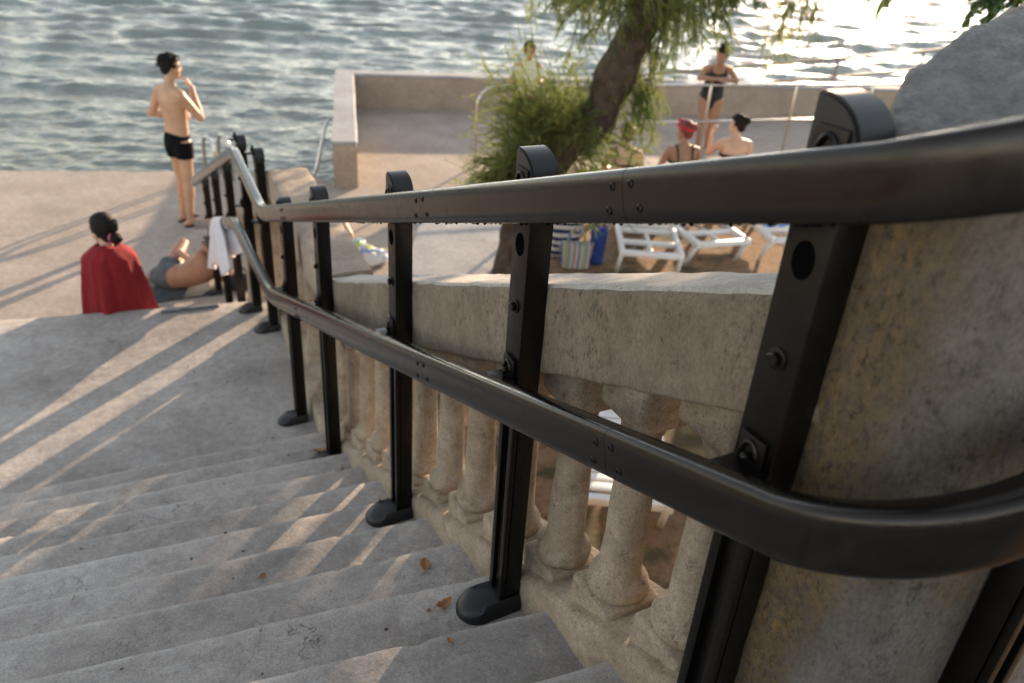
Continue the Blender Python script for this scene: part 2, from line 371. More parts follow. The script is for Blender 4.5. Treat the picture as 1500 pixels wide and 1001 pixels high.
# ------------------------------------------------------------------ ground, platform, stairs
def grid_sheet(name, poly_fn, mat, kind='structure'): pass
def ground():
    # soil under the loungers
    m, t, b = newmat('beach_soil'); N = t.nodes; L = t.links
    tc = N.new('ShaderNodeTexCoord')
    def nz(s, d=6, r=.6):
        n = N.new('ShaderNodeTexNoise'); n.inputs['Scale'].default_value = s; n.inputs['Detail'].default_value = d; n.inputs['Roughness'].default_value = r; L.new(tc.outputs['Object'], n.inputs['Vector']); return n.outputs[0]
    cr = N.new('ShaderNodeValToRGB'); e = cr.color_ramp.elements; e[0].position = .3; e[0].color = (.15, .085, .045, 1); e[1].position = .72; e[1].color = (.40, .25, .145, 1)
    L.new(nz(14, 8, .75), cr.inputs[0])
    g = N.new('ShaderNodeValToRGB'); g.color_ramp.elements[0].position = .50; g.color_ramp.elements[0].color = (0, 0, 0, 1); g.color_ramp.elements[1].position = .58; g.color_ramp.elements[1].color = (1, 1, 1, 1)
    L.new(nz(1.6, 5, .65), g.inputs[0])
    x = N.new('ShaderNodeMix'); x.data_type = 'RGBA'; x.inputs[7].default_value = (.042, .05, .018, 1); L.new(cr.outputs[0], x.inputs[6])
    mu = N.new('ShaderNodeMath'); mu.operation = 'MULTIPLY'; mu.inputs[1].default_value = .8
    L.new(g.outputs[0], mu.inputs[0]); L.new(mu.outputs[0], x.inputs[0]); L.new(x.outputs[2], b.inputs['Base Color']); b.inputs['Roughness'].default_value = 1
    bp = N.new('ShaderNodeBump'); bp.inputs['Strength'].default_value = .8; bp.inputs['Distance'].default_value = .03; L.new(nz(30, 8, .8), bp.inputs['Height']); L.new(bp.outputs[0], b.inputs['Normal'])
    mb = MB()
    vs = [(-14, -12, -.004), (16, -12, -.004), (16, 5.8, -.004), (13.0, 9.0, -.004), (4.2, 8.2, -.004), (-14, 6, -.004)]
    mb.add(vs, [tuple(range(6))]); tag(mb.build('ground', m, smooth=False), kind='structure')
    # bathing platform + terrace slab (thick, with sea edge)
    mb = MB()
    top = [(-14, 6.4), (.9, 6.4), (2.4, 6.9), (3.2, 6.9), (4.35, 8.4), (14.5, 8.0), (14.5, 11.6), (9.7, 12.8), (4.15, 14.3), (2.62, 9.75), (2.42, 10.42), (.95, 10.86), (.3, 11.02), (-1.2, 11.46), (-14, 15.2)]
    mb.prism([(x, y, 0) for x, y in top], (0, 0, -1.6), (0, 0, .004))
    o = mb.build('bathing_platform', M_plat, smooth=False)
    tag(o, kind='structure')
    # grey concrete apron around the tree
    mb = MB(); ap = [(2.0, 5.6), (3.30, 6.0), (3.63, 6.62), (4.05, 7.8), (3.75, 8.35), (3.1, 8.1), (2.75, 7.4), (2.3, 6.9)]
    mb.prism([(x, y, 0) for x, y in ap], (0, 0, -.2), (0, 0, .012)); tag(mb.build('concrete_path', M_grey, smooth=False), kind='structure')
ground()

NOS = [(.953+.2789*i, -1.477-.1207*i, 7.5-.57*i) for i in range(-8, 11)]     # (y at right end, tread height, turn in degrees), in stair units
def stairs():
    xs = np.concatenate([np.linspace(1.02, -1.3, 260), np.linspace(-1.36, -4.0, 24)])
    LZ = -2.805; wr = []; WR = []
    def prof(x):
        out = []; wr.clear()
        for i, (y, z, a) in enumerate(NOS):
            tn = math.tan(math.radians(min(a, 8)))
            w_ = .006*noise.noise(V((x*2.1, i*3.7, 0)))+.004*noise.noise(V((x*9, i*5.1, 2)))-.030*max(0, noise.noise(V((x*13, i*7.7, 4)))-.38)-.02*max(0, noise.noise(V((x*38, i*3.3, 8)))-.35)
            dz = .006*noise.noise(V((x*1.7, i*2.3, 9)))
            ye = y+tn*(.82-x)+w_; r = .012
            zn = (NOS[i+1][1] if i+1 < len(NOS) else LZ)
            yp = out[-1][0] if out else ye-.3
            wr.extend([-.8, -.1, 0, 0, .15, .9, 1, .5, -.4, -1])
            out += [(yp+.03, z+dz-.002), (yp+.09, z+dz), (ye-.14, z+dz), (ye-.05, z+dz), (ye-r*2.2, z+dz), (ye-r*.6, z+dz-r*.25), (ye-r*.05, z+dz-r*.9), (ye, z+dz-r*2.4), (ye+.003, zn+.022), (ye+.012, zn+.004)]
        yl = out[-1][0]
        edge = 5.827+.155*(.84-x)+.008*noise.noise(V((x*2.3, 40, 0)))
        for q in np.linspace(.03, 1, 14): 
            yy = yl+(edge-yl-.02)*q; out.append((yy, LZ+.006*noise.noise(V((x*1.3, yy*1.3, 5)))))
        out += [(edge-.006, LZ-.004), (edge, LZ-.02)]
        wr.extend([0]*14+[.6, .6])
        z = LZ; ye = edge
        for k in range(6):
            z2 = z-.168 if k < 5 else -3.73
            out += [(ye+.002, z2+.012), (ye+.01, z2)]
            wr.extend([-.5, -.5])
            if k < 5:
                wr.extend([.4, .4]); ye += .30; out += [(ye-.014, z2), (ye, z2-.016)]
            z = z2
        return out
    V_ = []; rows = None
    for x in xs:
        p = prof(x); rows = len(p)
        for (y, z) in p: V_.append(P(x, y, z))
        WR.extend(wr[:rows])
    n = len(xs); F = []
    for i in range(n-1):
        for j in range(rows-1): F.append((i*rows+j, i*rows+j+1, (i+1)*rows+j+1, (i+1)*rows+j))
    mb = MB(); mb.add(V_, F)
    # right-hand side skirt under the plinth
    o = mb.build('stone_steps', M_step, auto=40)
    at = o.data.attributes.new('wear_crease', 'FLOAT', 'POINT'); at.data.foreach_set('value', np.array(WR, np.float32))
    tag(o, kind='structure')
stairs()

# ------------------------------------------------------------------ balustrade
def slabz(y): return -.452-.425*(y-.73)
def slabb(y): return -.66-.442*(y-.709)
def plz(y): return -1.378-.44*(y-.857)
def rough(mb, amp, scale, seed=0):
    mb.v = [tuple(V(p)+amp*V((noise.noise(V(p)*scale+V((seed, 0, 0))), noise.noise(V(p)*scale+V((0, seed+9, 0))), noise.noise(V(p)*scale+V((0, 4, seed)))))) for p in mb.v]
def bar_grid(mb, y0, y1, ny, sect):
    """loft: sect(y) gives closed outline list of (x,z)"""
    vs = []; n = None
    ys = np.linspace(y0, y1, ny)
    for y in ys:
        s = sect(y); n = len(s); vs += [P(x, y, z) for x, z in s]
    fs = []
    for i in range(ny-1):
        for k in range(n): fs.append((i*n+k, i*n+(k+1) % n, (i+1)*n+(k+1) % n, (i+1)*n+k))
    fs += [tuple(range(n)), tuple((ny-1)*n+k for k in range(n))]
    mb.add(vs, fs)
def rrect(x0, x1, z0, z1, r=.012, nx=5, nz=6):
    o = []
    for x in np.linspace(x0+r, x1-r, nx): o.append((x, z1))
    o.append((x1-r*.3, z1-r*.3))
    for z in np.linspace(z1-r, z0+r, nz): o.append((x1, z))
    o.append((x1-r*.3, z0+r*.3))
    for x in np.linspace(x1-r, x0+r, nx): o.append((x, z0))
    o.append((x0+r*.3, z0+r*.3))
    for z in np.linspace(z0+r, z1-r, nz): o.append((x0, z))
    o.append((x0+r*.3, z1-r*.3))
    return o
bal = tag(empty('balustrade', P(.94, 2, -3.7)), 'sloping stone balustrade with stout round balusters and a lichen-specked coping beside the steps', 'balustrade')
bal_loc = bal.location.copy()
def bpart(mb, name, mat, auto=50):
    o = mb.build(name, mat, auto=auto); o.parent = bal; o.matrix_parent_inverse = Matrix.Translation(-bal_loc); return o
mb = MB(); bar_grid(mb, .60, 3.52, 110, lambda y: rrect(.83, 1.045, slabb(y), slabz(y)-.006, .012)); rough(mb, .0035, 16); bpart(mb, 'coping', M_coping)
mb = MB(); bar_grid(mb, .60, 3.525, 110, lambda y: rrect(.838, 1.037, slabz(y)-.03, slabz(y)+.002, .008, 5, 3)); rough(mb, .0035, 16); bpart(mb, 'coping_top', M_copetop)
mb = MB(); bar_grid(mb, .40, 3.52, 80, lambda y: rrect(.83, 1.09, -3.71, plz(y), .022, 5, 16)); rough(mb, .006, 12, 3); bpart(mb, 'plinth', M_balu)
by = [.60, .857, 1.10, 1.345, 1.615, 1.885, 2.13, 2.375, 2.62, 2.865, 3.11, 3.34]
def baluster(y):
    mb = MB(); zb = plz(y)*K+CZ; zt = slabb(y)*K+CZ; c = V((.945*K, y*K, 0)); h = zt-zb
    # square block levelling the slope, torus, shaft, neck, cap block
    mb.box((c.x, c.y, zb-.004), (.140, .138, .10), bev=.010)
    z0 = zb+.045
    pr = [(.060, z0), (.066, z0+.010), (.067, z0+.026), (.060, z0+.042), (.048, z0+.050), (.047, z0+.066), (.0445, z0+.07), (.0435, z0+.14), (.041, z0+h*.42), (.038, z0+h*.62), (.037, z0+h*.71), (.043, z0+h*.725), (.043, z0+h*.75), (.038, z0+h*.76), (.045, z0+h*.82), (.056, z0+h*.86)]
    mb.lathe((c.x, c.y, 0), pr, 26, .05)
    mb.box((c.x, c.y, zt-.030), (.125, .135, .10), bev=.014)
    rough(mb, .004, 22, y*7)
    return mb
for y in by: bpart(baluster(y), 'baluster', M_balu, 60)

# the balustrades of the landing and of the lower flight
def low_balustrade(name, label, y0, y1, xa, xb, top, ct, hb, ys, copmat):
    root = tag(empty(name), label, 'balustrade')
    fx = lambda y: xa+(xb-xa)*(y-y0)/(y1-y0)
    mb = MB(); bar_grid(mb, y0, y1, 50, lambda y: rrect(fx(y), fx(y)+.275, top(y)-ct, top(y), .014)); rough(mb, .006, 14, 2); mb.build('coping', copmat, root, auto=50)
    mb = MB(); bar_grid(mb, y0, y1, 50, lambda y: rrect(fx(y)+.004, fx(y)+.28, -3.72, top(y)-ct-hb, .02, 5, 12)); rough(mb, .006, 12, 5); mb.build('plinth', M_balu, root, auto=50)
    for y in ys:
        mb = MB(); zb = (top(y)-ct-hb)*K+CZ; zt = (top(y)-ct)*K+CZ; c = V(((fx(y)+.135)*K, y*K, 0)); h = zt-zb
        mb.box((c.x, c.y, zb), (.138, .138, .10), bev=.012); z0 = zb+.045
        mb.lathe((c.x, c.y, 0), [(.060, z0), (.067, z0+.02), (.062, z0+.042), (.052, z0+.05), (.0485, z0+.14), (.043, z0+h*.62), (.042, z0+h*.71), (.047, z0+h*.74), (.043, z0+h*.76), (.056, z0+h*.86)], 20, .05)
        mb.box((c.x, c.y, zt-.035), (.135, .16, .11), bev=.014); rough(mb, .005, 22, y*5); mb.build('baluster', M_balu, root, auto=60)
low_balustrade('landing_balustrade', 'level stone balustrade with a broad flat coping beside the landing', 3.53, 5.33, .832, .945, lambda y: -1.62, .20, .86, [3.66, 4.1, 4.55, 5.0, 5.27], M_seawall)
low_balustrade('lower_balustrade', 'short sloping balustrade behind the white towel and lowest handrail posts', 5.34, 7.7, .945, .99, lambda y: -1.66-.47*(y-5.34), .20, .80, [5.5, 5.98, 6.5, 7.05, 7.6], M_balu)

# stone end pier wrapped by the handrail
def pier():
    root = tag(empty('stone_pier'), 'massive weathered stone end block with rough grey top, wrapped by the curving handrail', 'wall')
    # footprint (stair units), from slab junction round the corner
    cx, cy, r = .97, .56, .13
    pts = [(.83, .618), (.83, .585)]
    for a in np.linspace(0, 90, 12): pts.append((cx-r*math.cos(math.radians(a)), cy-r*math.sin(math.radians(a))))
    pts += [(x, .43) for x in np.linspace(1.1, 3.2, 14)]
    back = [(3.2, 1.5), (2.5, 1.28), (2.0, 1.11), (1.5, .945), (1.25, .87), (1.05, .795), (.93, .71), (.86, .655)]
    ring = pts+back
    def topz(x, y): return -.19+.175*max(0, x-.9)+.03*max(0, y-.6)
    NZ = 46; vs = []; n = len(ring)
    for j in range(NZ):
        q = j/(NZ-1)
        for (x, y) in ring:
            z = -3.72+(topz(x, y)+3.72-.021)*q; vs.append(P(x, y, z))
    fs = []
    for j in range(NZ-1):
        for k in range(n): fs.append((j*n+k, j*n+(k+1) % n, (j+1)*n+(k+1) % n, (j+1)*n+k))
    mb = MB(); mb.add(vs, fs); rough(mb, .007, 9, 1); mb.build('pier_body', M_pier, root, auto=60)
    # top: strips between front and back outlines, slightly domed edge
    mb = MB(); fr = pts; nb = len(fr)
    def lerp(seq, q):
        s = q*(len(seq)-1); i = min(int(s), len(seq)-2); u = s-i; return (seq[i][0]+(seq[i+1][0]-seq[i][0])*u, seq[i][1]+(seq[i+1][1]-seq[i][1])*u)
    bk = back[::-1]; vs = []; NU, NV = 170, 60
    for i in range(NU):
        q = (i/(NU-1)); a = lerp(fr, q**.85); b_ = lerp(bk, q)
        for j in range(NV):
            u = j/(NV-1); x = a[0]+(b_[0]-a[0])*u; y = a[1]+(b_[1]-a[1])*u
            e = min(u, 1-u, q*1.5); dome = .022*math.sqrt(min(1, e/.045))
            z = topz(x, y)-.021+dome+(.009 if 0 < j < NV-1 else 0)*noise.noise(V((x*13, y*13, 0)))+(.007 if 0 < j < NV-1 else 0)*noise.noise(V((x*48, y*48, 3)))
            if j in (0, NV-1): z -= .008
            vs.append(P(x, y, z))
    fs = [(i*NV+j, i*NV+j+1, (i+1)*NV+j+1, (i+1)*NV+j) for i in range(NU-1) for j in range(NV-1)]
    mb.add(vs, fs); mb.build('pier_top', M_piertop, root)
pier()

# ------------------------------------------------------------------ handrail
def fillet(pts, rad, n=8):
    """round the corners of a polyline"""
    out = [V(pts[0])]
    for i in range(1, len(pts)-1):
        a, b, c = V(pts[i-1]), V(pts[i]), V(pts[i+1]); r = rad if isinstance(rad, (int, float)) else rad[i]
        d1 = min(r, (a-b).length*.45); d2 = min(r, (c-b).length*.45)
        p0 = b+(a-b).normalized()*d1; p2 = b+(c-b).normalized()*d2
        for k in range(n+1):
            t = k/n; out.append(p0*(1-t)**2+b*2*t*(1-t)+p2*t*t)
    out.append(V(pts[-1])); return out
def upz(y): return -.5-.3535*(y-1.317)
def loz(y): return -.95-.365*(y-1.26)
RC = (.91, .52); RR_ = .20
def rail_path(k1, k2, end, zf, ztail):
    pts = [P(2.6, RC[1]-RR_, ztail), P(1.7, RC[1]-RR_, ztail), P(1.2, RC[1]-RR_, ztail-.003)]
    z0 = zf(RC[1])
    for a in np.linspace(90, 0, 13):
        q = a/90; x = RC[0]-RR_*math.cos(math.radians(a)); y = RC[1]-RR_*math.sin(math.radians(a))
        z = z0+(ztail-z0)*q; pts.append(P(x, y, z))
    body = [P(.71, RC[1]+.04, zf(RC[1]+.04)), P(.71, (RC[1]+k1[1])/2, zf((RC[1]+k1[1])/2)), P(*k1), P(*k2), P(*end)]
    return pts+fillet(body, [0, .05, .13, .13, 0], 8)
def rail_prof(wd, h):
    o = []
    for k in range(28):
        a = 2*math.pi*k/28; ca, sa = math.cos(a), math.sin(a)
        o.append((wd/2*math.copysign(abs(ca)**.36, ca), h/2*math.copysign(abs(sa)**.78, sa)))
    return o
hr = tag(empty('handrail', P(.74, 4, -2.8)), 'dark brown metal double handrail on bolted posts running down beside the steps to the platform', 'railing')
hr_loc = hr.location.copy()
def hpart(mb, name, mat, parent=None, auto=40):
    o = mb.build(name, mat, auto=auto); o.parent = parent or hr
    if parent is None: o.matrix_parent_inverse = Matrix.Translation(-hr_loc)
    return o
U1, U2, UE = (.71, 4.214, -1.520), (.765, 5.41, -1.500), (.74, 8.20, -2.56)
L1, L2, LE = (.71, 4.176, -1.994), (.725, 5.43, -2.005), (.73, 8.35, -3.06)
up_path = rail_path(U1, U2, UE, upz, -.085); lo_path = rail_path(L1, L2, LE, loz, -.52)
mb = MB(); mb.sweep(up_path, rail_prof(.044, .074)); upper = hpart(mb, 'upper_rail', M_rail, auto=60)
mb = MB(); mb.sweep(lo_path, rail_prof(.046, .080)); lower = hpart(mb, 'lower_rail', M_rail, auto=60)
def joint(y, zf, parent, h=.083):
    xs = .71*K-(.0226 if zf is upz else .0236)
    sl_ = math.atan(.358)
    rot = Matrix.Rotation(-sl_, 3, 'X')
    for dy, dz in ((-.035, -.016), (-.018, .016), (.024, .014), (.036, -.018)):
        c = P(.71, y, zf(y)); c = V((xs, c.y, c.z))+rot @ V((0, dy, dz))
        mb = MB(); m_ = Matrix.Rotation(math.radians(90), 3, 'Y')
        q = MB(); q.lathe((0, 0, 0), [(.0002, -.002), (.0058, -.002), (.0062, 0), (.0046, .0012), (.0040, .0006), (.0024, .0006), (.0022, -.0012), (.0002, -.0012)], 14)
        mb.add([V((-p[2], p[1], p[0]))+c for p in q.v], q.f); o = hpart(mb, 'screw', M_post, parent); 
        o.matrix_parent_inverse = Matrix.Identity(4)
    mb = MB(); c = P(.71, y, zf(y))
    pr = rail_prof(.0442 if zf is upz else .0462, .0742 if zf is upz else .0802); mb.sweep([c+rot @ V((0, -.0004, 0)), c+rot @ V((0, .0004, 0))], pr)
    hpart(mb, 'joint_seam', M_hole, parent)
for y in (.935, 1.78, 3.55): joint(y, upz, upper)
for y in (.885, 1.76, 3.40): joint(y, loz, lower)
# crust of drips and grime under the upper rail
mb = MB()
for i in range(150):
    y = .55+1.9*random.random()**1.3; c = P(.71, y, upz(y)); s_ = .0012+.0022*random.random()
    mb.ell((c.x+random.uniform(-.012, .012), c.y, c.z-.0385), (s_, s_*1.3, s_*1.4), n=6, m=4)
o = hpart(mb, 'drip_crust', M_hole, upper); tag(o, kind='stuff')

def quarter_cap(c, w_, d_, h, flip=1):
    """post cap: profile in YZ - high at the far side, falling in an arc to the near side"""
    x, y, z = c; out = [(y+d_/2, z), (y+d_/2, z+h*.95), (y+d_/2-.005, z+h)]
    for k in range(0, 11):
        a = math.pi/2*k/10; out.append((y+d_/2-.012-(d_-.012)*math.sin(a), z+h-h*.72*(1-math.cos(a))))
    out.append((y-d_/2, z))
    return [(x-w_/2, yy, zz) for yy, zz in out], w_
def post(x, y, ztop, zfoot, rz=0, uzr=None, lzr=None):
    """x,y: post axis; heights in world metres; built facing -X, then turned by rz"""
    root = V((x, y, 0)); D_, W_ = .052, .064       # depth along X, width along Y
    def tr(mb):
        m = Matrix.Translation(root) @ Matrix.Rotation(rz, 4, 'Z'); mb.v = [tuple(m @ V(p)) for p in mb.v]; return mb
    zl = lzr if lzr else zfoot+.45
    zu = uzr if uzr else ztop-.1
    mb = MB()
    zc = ztop-.075
    mb.box((0, 0, (zl-.03+zc)/2), (D_, W_, zc-(zl-.03)), bev=.003)
    # lower half: channel section with a dark groove
    hh = zl-.03-zfoot
    mb.box((.006, 0, zfoot+hh/2), (D_-.012, W_, hh), bev=.002)
    mb.box((-D_/2+.004, W_/2-.009, zfoot+hh/2), (.012, .017, hh), bev=.002)
    mb.box((-D_/2+.004, -W_/2+.009, zfoot+hh/2), (.012, .017, hh), bev=.002)
    p = hpart(tr(mb), 'post', M_post)
    mb = MB(); ol, w_ = quarter_cap((0, 0, zc+.001), D_+.006, W_+.006, .075)
    mb.prism(ol, (0, 0, 0), (w_, 0, 0))
    bm = bmesh.new(); vv = [bm.verts.new(q) for q in mb.v]; [bm.faces.new([vv[i] for i in f]) for f in mb.f]
    bmesh.ops.recalc_face_normals(bm, faces=bm.faces[:])
    es = [e for e in bm.edges if all(abs(v_.co.x+w_/2) < 1e-5 for v_ in e.verts) or all(abs(v_.co.x-w_/2) < 1e-5 for v_ in e.verts)]
    bmesh.ops.bevel(bm, geom=es, offset=.004, segments=2, affect='EDGES'); bm.verts.index_update()
    mb.v = [tuple(v_.co) for v_ in bm.verts]; mb.f = [tuple(v_.index for v_ in f.verts) for f in bm.faces]; bm.free()
    hpart(tr(mb), 'cap', M_plastic, p)
    # foot shoe, D-shaped, reaching out over the step
    mb = MB(); out = []
    for a in np.linspace(-90, 90, 15): out.append((-.075-.05*math.cos(math.radians(a)), .05*math.sin(math.radians(a))))
    out += [(.024, .046), (.024, -.046)]
    rings = [(1.0, 0), (1.0, .016), (.93, .030), (.74, .042)]
    vs = []; n = len(out)
    for s_, z in rings:
        for (a, b_) in out: vs.append((.0+(a)*s_ if a < 0 else a, b_*s_, zfoot+z*(1 if a > -.09 else .85)))
    fs = [(j*n+k, j*n+(k+1) % n, (j+1)*n+(k+1) % n, (j+1)*n+k) for j in range(3) for k in range(n)]+[tuple(range(n)), tuple(3*n+k for k in range(n))]
    mb.add(vs, fs); hpart(tr(mb), 'foot', M_plastic, p)
    # oval hole below the upper rail
    mb = MB(); q = MB(); q.lathe((0, 0, 0), [(.0003, 0), (.0165, 0), (.0175, .0012), (.0185, 0), (.0185, -.002)], 20)
    mb.add([(-D_/2-.0012-v_[2]*.5, v_[1]*.86, zu-.088+v_[0]*1.25) for v_ in q.v], q.f); hpart(tr(mb), 'hole', M_hole, p)
    # hexagonal bolt with washer
    def bolt(zb):
        mb = MB(); q = MB(); q.lathe((0, 0, 0), [(.0003, 0), (.0145, 0), (.0145, .0025), (.0135, .003)], 18)
        mb.add([(-D_/2-v_[2], v_[1], zb+v_[0]) for v_ in q.v], q.f)
        q = MB(); q.lathe((0, 0, 0), [(.0003, .002), (.0098, .002), (.0098, .010), (.008, .0118), (.0003, .0118)], 6)
        mb.add([(-D_/2-v_[2], v_[1], zb+v_[0]) for v_ in q.v], q.f); hpart(tr(mb), 'bolt', M_post, p, 30)
    bolt(zl+(zu-zl)*.47)
    # brackets: flat arm from post to each rail, curved clamp ear above it
    for zr in (zl+.004, zu-.014):
        mb = MB(); x0 = -D_/2-.056
        mb.box(((x0-D_/2)/2+.006, 0, zr+.030), (abs(x0+D_/2)-.006, .050, .008), bev=.0015)
        mb.box((-D_/2-.004, 0, zr+.045), (.007, .044, .06), bev=.002)
        pts = [(-D_/2-.008, .015*math.cos(a), zr+.036+.030*math.sin(a)) for a in np.linspace(-.1, math.pi*.86, 11)]
        mb.tube(pts, .0042, 8)
        mb.tube([(-D_/2-.004, 0, zr+.046), (-D_/2-.015, 0, zr+.046)], .006, 8)
        hpart(tr(mb), 'bracket', M_post, p)
    return p
def lerp3(a, b, y):
    t = (y-a[1])/(b[1]-a[1]); return tuple(a[i]+(b[i]-a[i])*t for i in range(3))
def wz(z): return z*K+CZ
def treadz(y, x=.8):
    for (ye, z, a) in NOS:
        if y < ye+math.tan(math.radians(a))*(.82-x): return z
    return -2.805
PX = .80
for y in (.65, 1.40, 2.255, 3.29):
    post(PX*K, y*K, wz(upz(y)+.103), wz(treadz(y)), 0, wz(upz(y)), wz(loz(y)))
y = 4.08; post(.805*K, y*K, wz(-1.40), wz(-2.805), 0, wz(-1.47), wz(-1.96))
for y, x in ((5.30, .90), (5.66, .85)): post(x*K, y*K, wz(-1.465), wz(-2.805), 0, wz(-1.505), wz(-2.0))
for y in (6.35, 7.2, 8.0):
    zu_ = lerp3(U2, UE, y)[2]; zl_ = lerp3(L2, LE, y)[2]
    zf_ = max(-3.714, -2.805-.168*math.ceil((y-5.85)/.30)); post(.83*K, y*K, wz(zu_+.04), wz(zf_), 0, wz(zu_), wz(zl_))
post(1.12*K, .398*K, wz(.0), wz(-1.36), math.radians(90), wz(-.085), wz(-.52))

# ------------------------------------------------------------------ sea wall, railings, ladders
def seawall():
    root = tag(empty('sea_wall'), 'low concrete sea wall with a pale flat top enclosing the terrace at the water', 'wall')
    inner = [(2.85, 9.63), (4.12, 14.0), (9.6, 12.45), (14.8, 11.0)]
    outer = [(2.56, 9.71), (3.93, 14.42), (9.7, 12.80), (14.9, 11.35)]
    def loft(name, z0, z1, mat, e):
        vs = []; fs = []
        NS = 24
        for s in range(3):
            for k in range(NS+(1 if s == 2 else 0)):
                u = k/NS; a = V(inner[s]).lerp(V(inner[s+1]), u); b = V(outer[s]).lerp(V(outer[s+1]), u)
                d = (b-a).normalized()*e
                a2 = a-d; b2 = b+d
                vs += [(a2.x, a2.y, z0), (a2.x, a2.y, z1-.02), (a2.x+d.x+.012*(b-a).normalized().x, a2.y+d.y+.012*(b-a).normalized().y, z1), (b2.x, b2.y, z1-.004), (b2.x, b2.y, z0)]
        n = 5; N = len(vs)//n
        for i in range(N-1):
            for k in range(n): fs.append((i*n+k, i*n+(k+1) % n, (i+1)*n+(k+1) % n, (i+1)*n+k))
        fs += [tuple(range(n)), tuple((N-1)*n+k for k in range(n))]
        mb = MB(); mb.add(vs, fs); rough(mb, .008, 3, 4); mb.build(name, mat, root, auto=40)
    loft('wall_body', -1.6, .56, M_seawall, 0); loft('wall_top', .564, .605, M_grey, .012)
seawall()
def pipe(mb, pts, r=.021): mb.tube(pts, r, 10)
def terrace_rail():
    root = tag(empty('pipe_railing', (8.7, 9.6, 0)), 'pale tubular two-bar railing with a curved end on the terrace behind the tree', 'railing')
    a = V((4.73, 10.12, 0)); b = V((13.6, 9.02, 0)); d = (b-a).normalized()
    off = -root.location
    def pp(mb, name, r=None):
        o = mb.build(name, M_steel, root); o.location = off; return o
    mb = MB(); pts = [a+V((0, 0, .0)), a+V((0, 0, .85))]
    for k in range(1, 9):
        q = math.pi/2*k/8; pts.append(a+V((0, 0, .85))+d*(.28*(1-math.cos(q)))+V((0, 0, .28*math.sin(q))))
    pts += [a+d*2+V((0, 0, 1.13)), b+V((0, 0, 1.13))]
    pipe(mb, pts, .020); pp(mb, 'top_rail')
    mb = MB(); pipe(mb, [a+d*.05+V((0, 0, .58)), b+V((0, 0, .58))], .015); pp(mb, 'middle_rail')
    for s in (2.2, 3.75, 5.35, 6.9, 8.4):
        mb = MB(); pipe(mb, [a+d*s+V((0, 0, 0)), a+d*s+V((0, 0, 1.11))], .022); pp(mb, 'post')
terrace_rail()
def pier_rail():
    root = tag(empty('jetty_railing'), 'thin metal railing of the jetty over the bright water beyond the sea wall', 'railing')
    A = V((10.90, 13.41, .60)); B = V((17.2, 9.9, 1.70)); D = B-A
    mb = MB(); pipe(mb, [A-D*.25, A, B], .03); mb.build('top_rail', M_galv, root)
    mb = MB(); pipe(mb, [A-D*.25-V((0, 0, .36)), A-V((0, 0, .36)), B-V((0, 0, .36))], .024); mb.build('middle_rail', M_galv, root)
    for t in (-.2, .12, .43, .66, .9):
        p = A+D*t; mb = MB(); pipe(mb, [(p.x, p.y, -.2), (p.x, p.y, p.z)], .032); mb.build('post', M_galv, root)
    mb = MB(); n = V((D.y, -D.x, 0)).normalized()*(-1)
    q = [A-D*.25, B]; w_ = n*1.6
    mb.add([(q[0].x, q[0].y, -.2), (q[1].x, q[1].y, -.2), (q[1].x+w_.x, q[1].y+w_.y, -.2), (q[0].x+w_.x, q[0].y+w_.y, -.2),
            (q[0].x, q[0].y, -1.4), (q[1].x, q[1].y, -1.4), (q[1].x+w_.x, q[1].y+w_.y, -1.4), (q[0].x+w_.x, q[0].y+w_.y, -1.4)],
           [(0, 1, 2, 3), (7, 6, 5, 4), (0, 4, 5, 1), (1, 5, 6, 2), (2, 6, 7, 3), (3, 7, 4, 0)])
    tag(mb.build('jetty_deck', M_seawall, smooth=False), kind='structure')
pier_rail()
def ladder(loc, rz, label):
    root = tag(empty('swim_ladder', loc, rz), label, 'ladder', None)
    for s in (-.20, .0):
        mb = MB(); pts = [(s, -.30, 0), (s, -.30, .45)]
        for k in range(1, 8):
            q = math.pi*k/8; pts.append((s, -.135-.165*math.cos(q), .45+.16*math.sin(q)))
        pts += [(s, .03, .45), (s, .06, -.1), (s, .06, -1.3)]
        mb.tube(pts, .021, 10); mb.build('side_rail', M_steel, root)
    for z in (-.25, -.55, -.85, -1.15):
        mb = MB(); mb.box((-.10, .06, z), (.17, .06, .025), bev=.006); mb.build('rung', M_steel, root)
ladder((1.33, 10.62, -.06), math.radians(16), 'steel swim ladder with looped handrails at the platform edge behind the standing man')
# grab rail on the seaward side of the sea wall
root = tag(empty('wall_grab_rail', (2.9, 11.0, .3)), 'slanting steel grab rail on the water side of the sea wall', 'grab rail')
mb = MB(); mb.tube([(.06, .0, .26), (-.03, 0, .27), (-.09, -.02, .20), (-.32, -.12, -.55), (-.36, -.13, -.9)], .022, 10); mb.build('tube', M_steel, root)
mb = MB(); mb.box((.07, 0, .26), (.012, .09, .09), bev=.004); mb.build('flange', M_steel, root)

def lump(mb, c, r, seed=0, R_=None, amp=.18):
    q = MB(); q.ell((0, 0, 0), r, None, 18, 12)
    vs = []
    for p in q.v:
        p = V(p); d = p.normalized(); p = p*(1+amp*noise.noise(d*3.5+V((seed, seed, 0)))); vs.append((R_ @ p if R_ else p)+V(c))
    mb.add(vs, q.f)
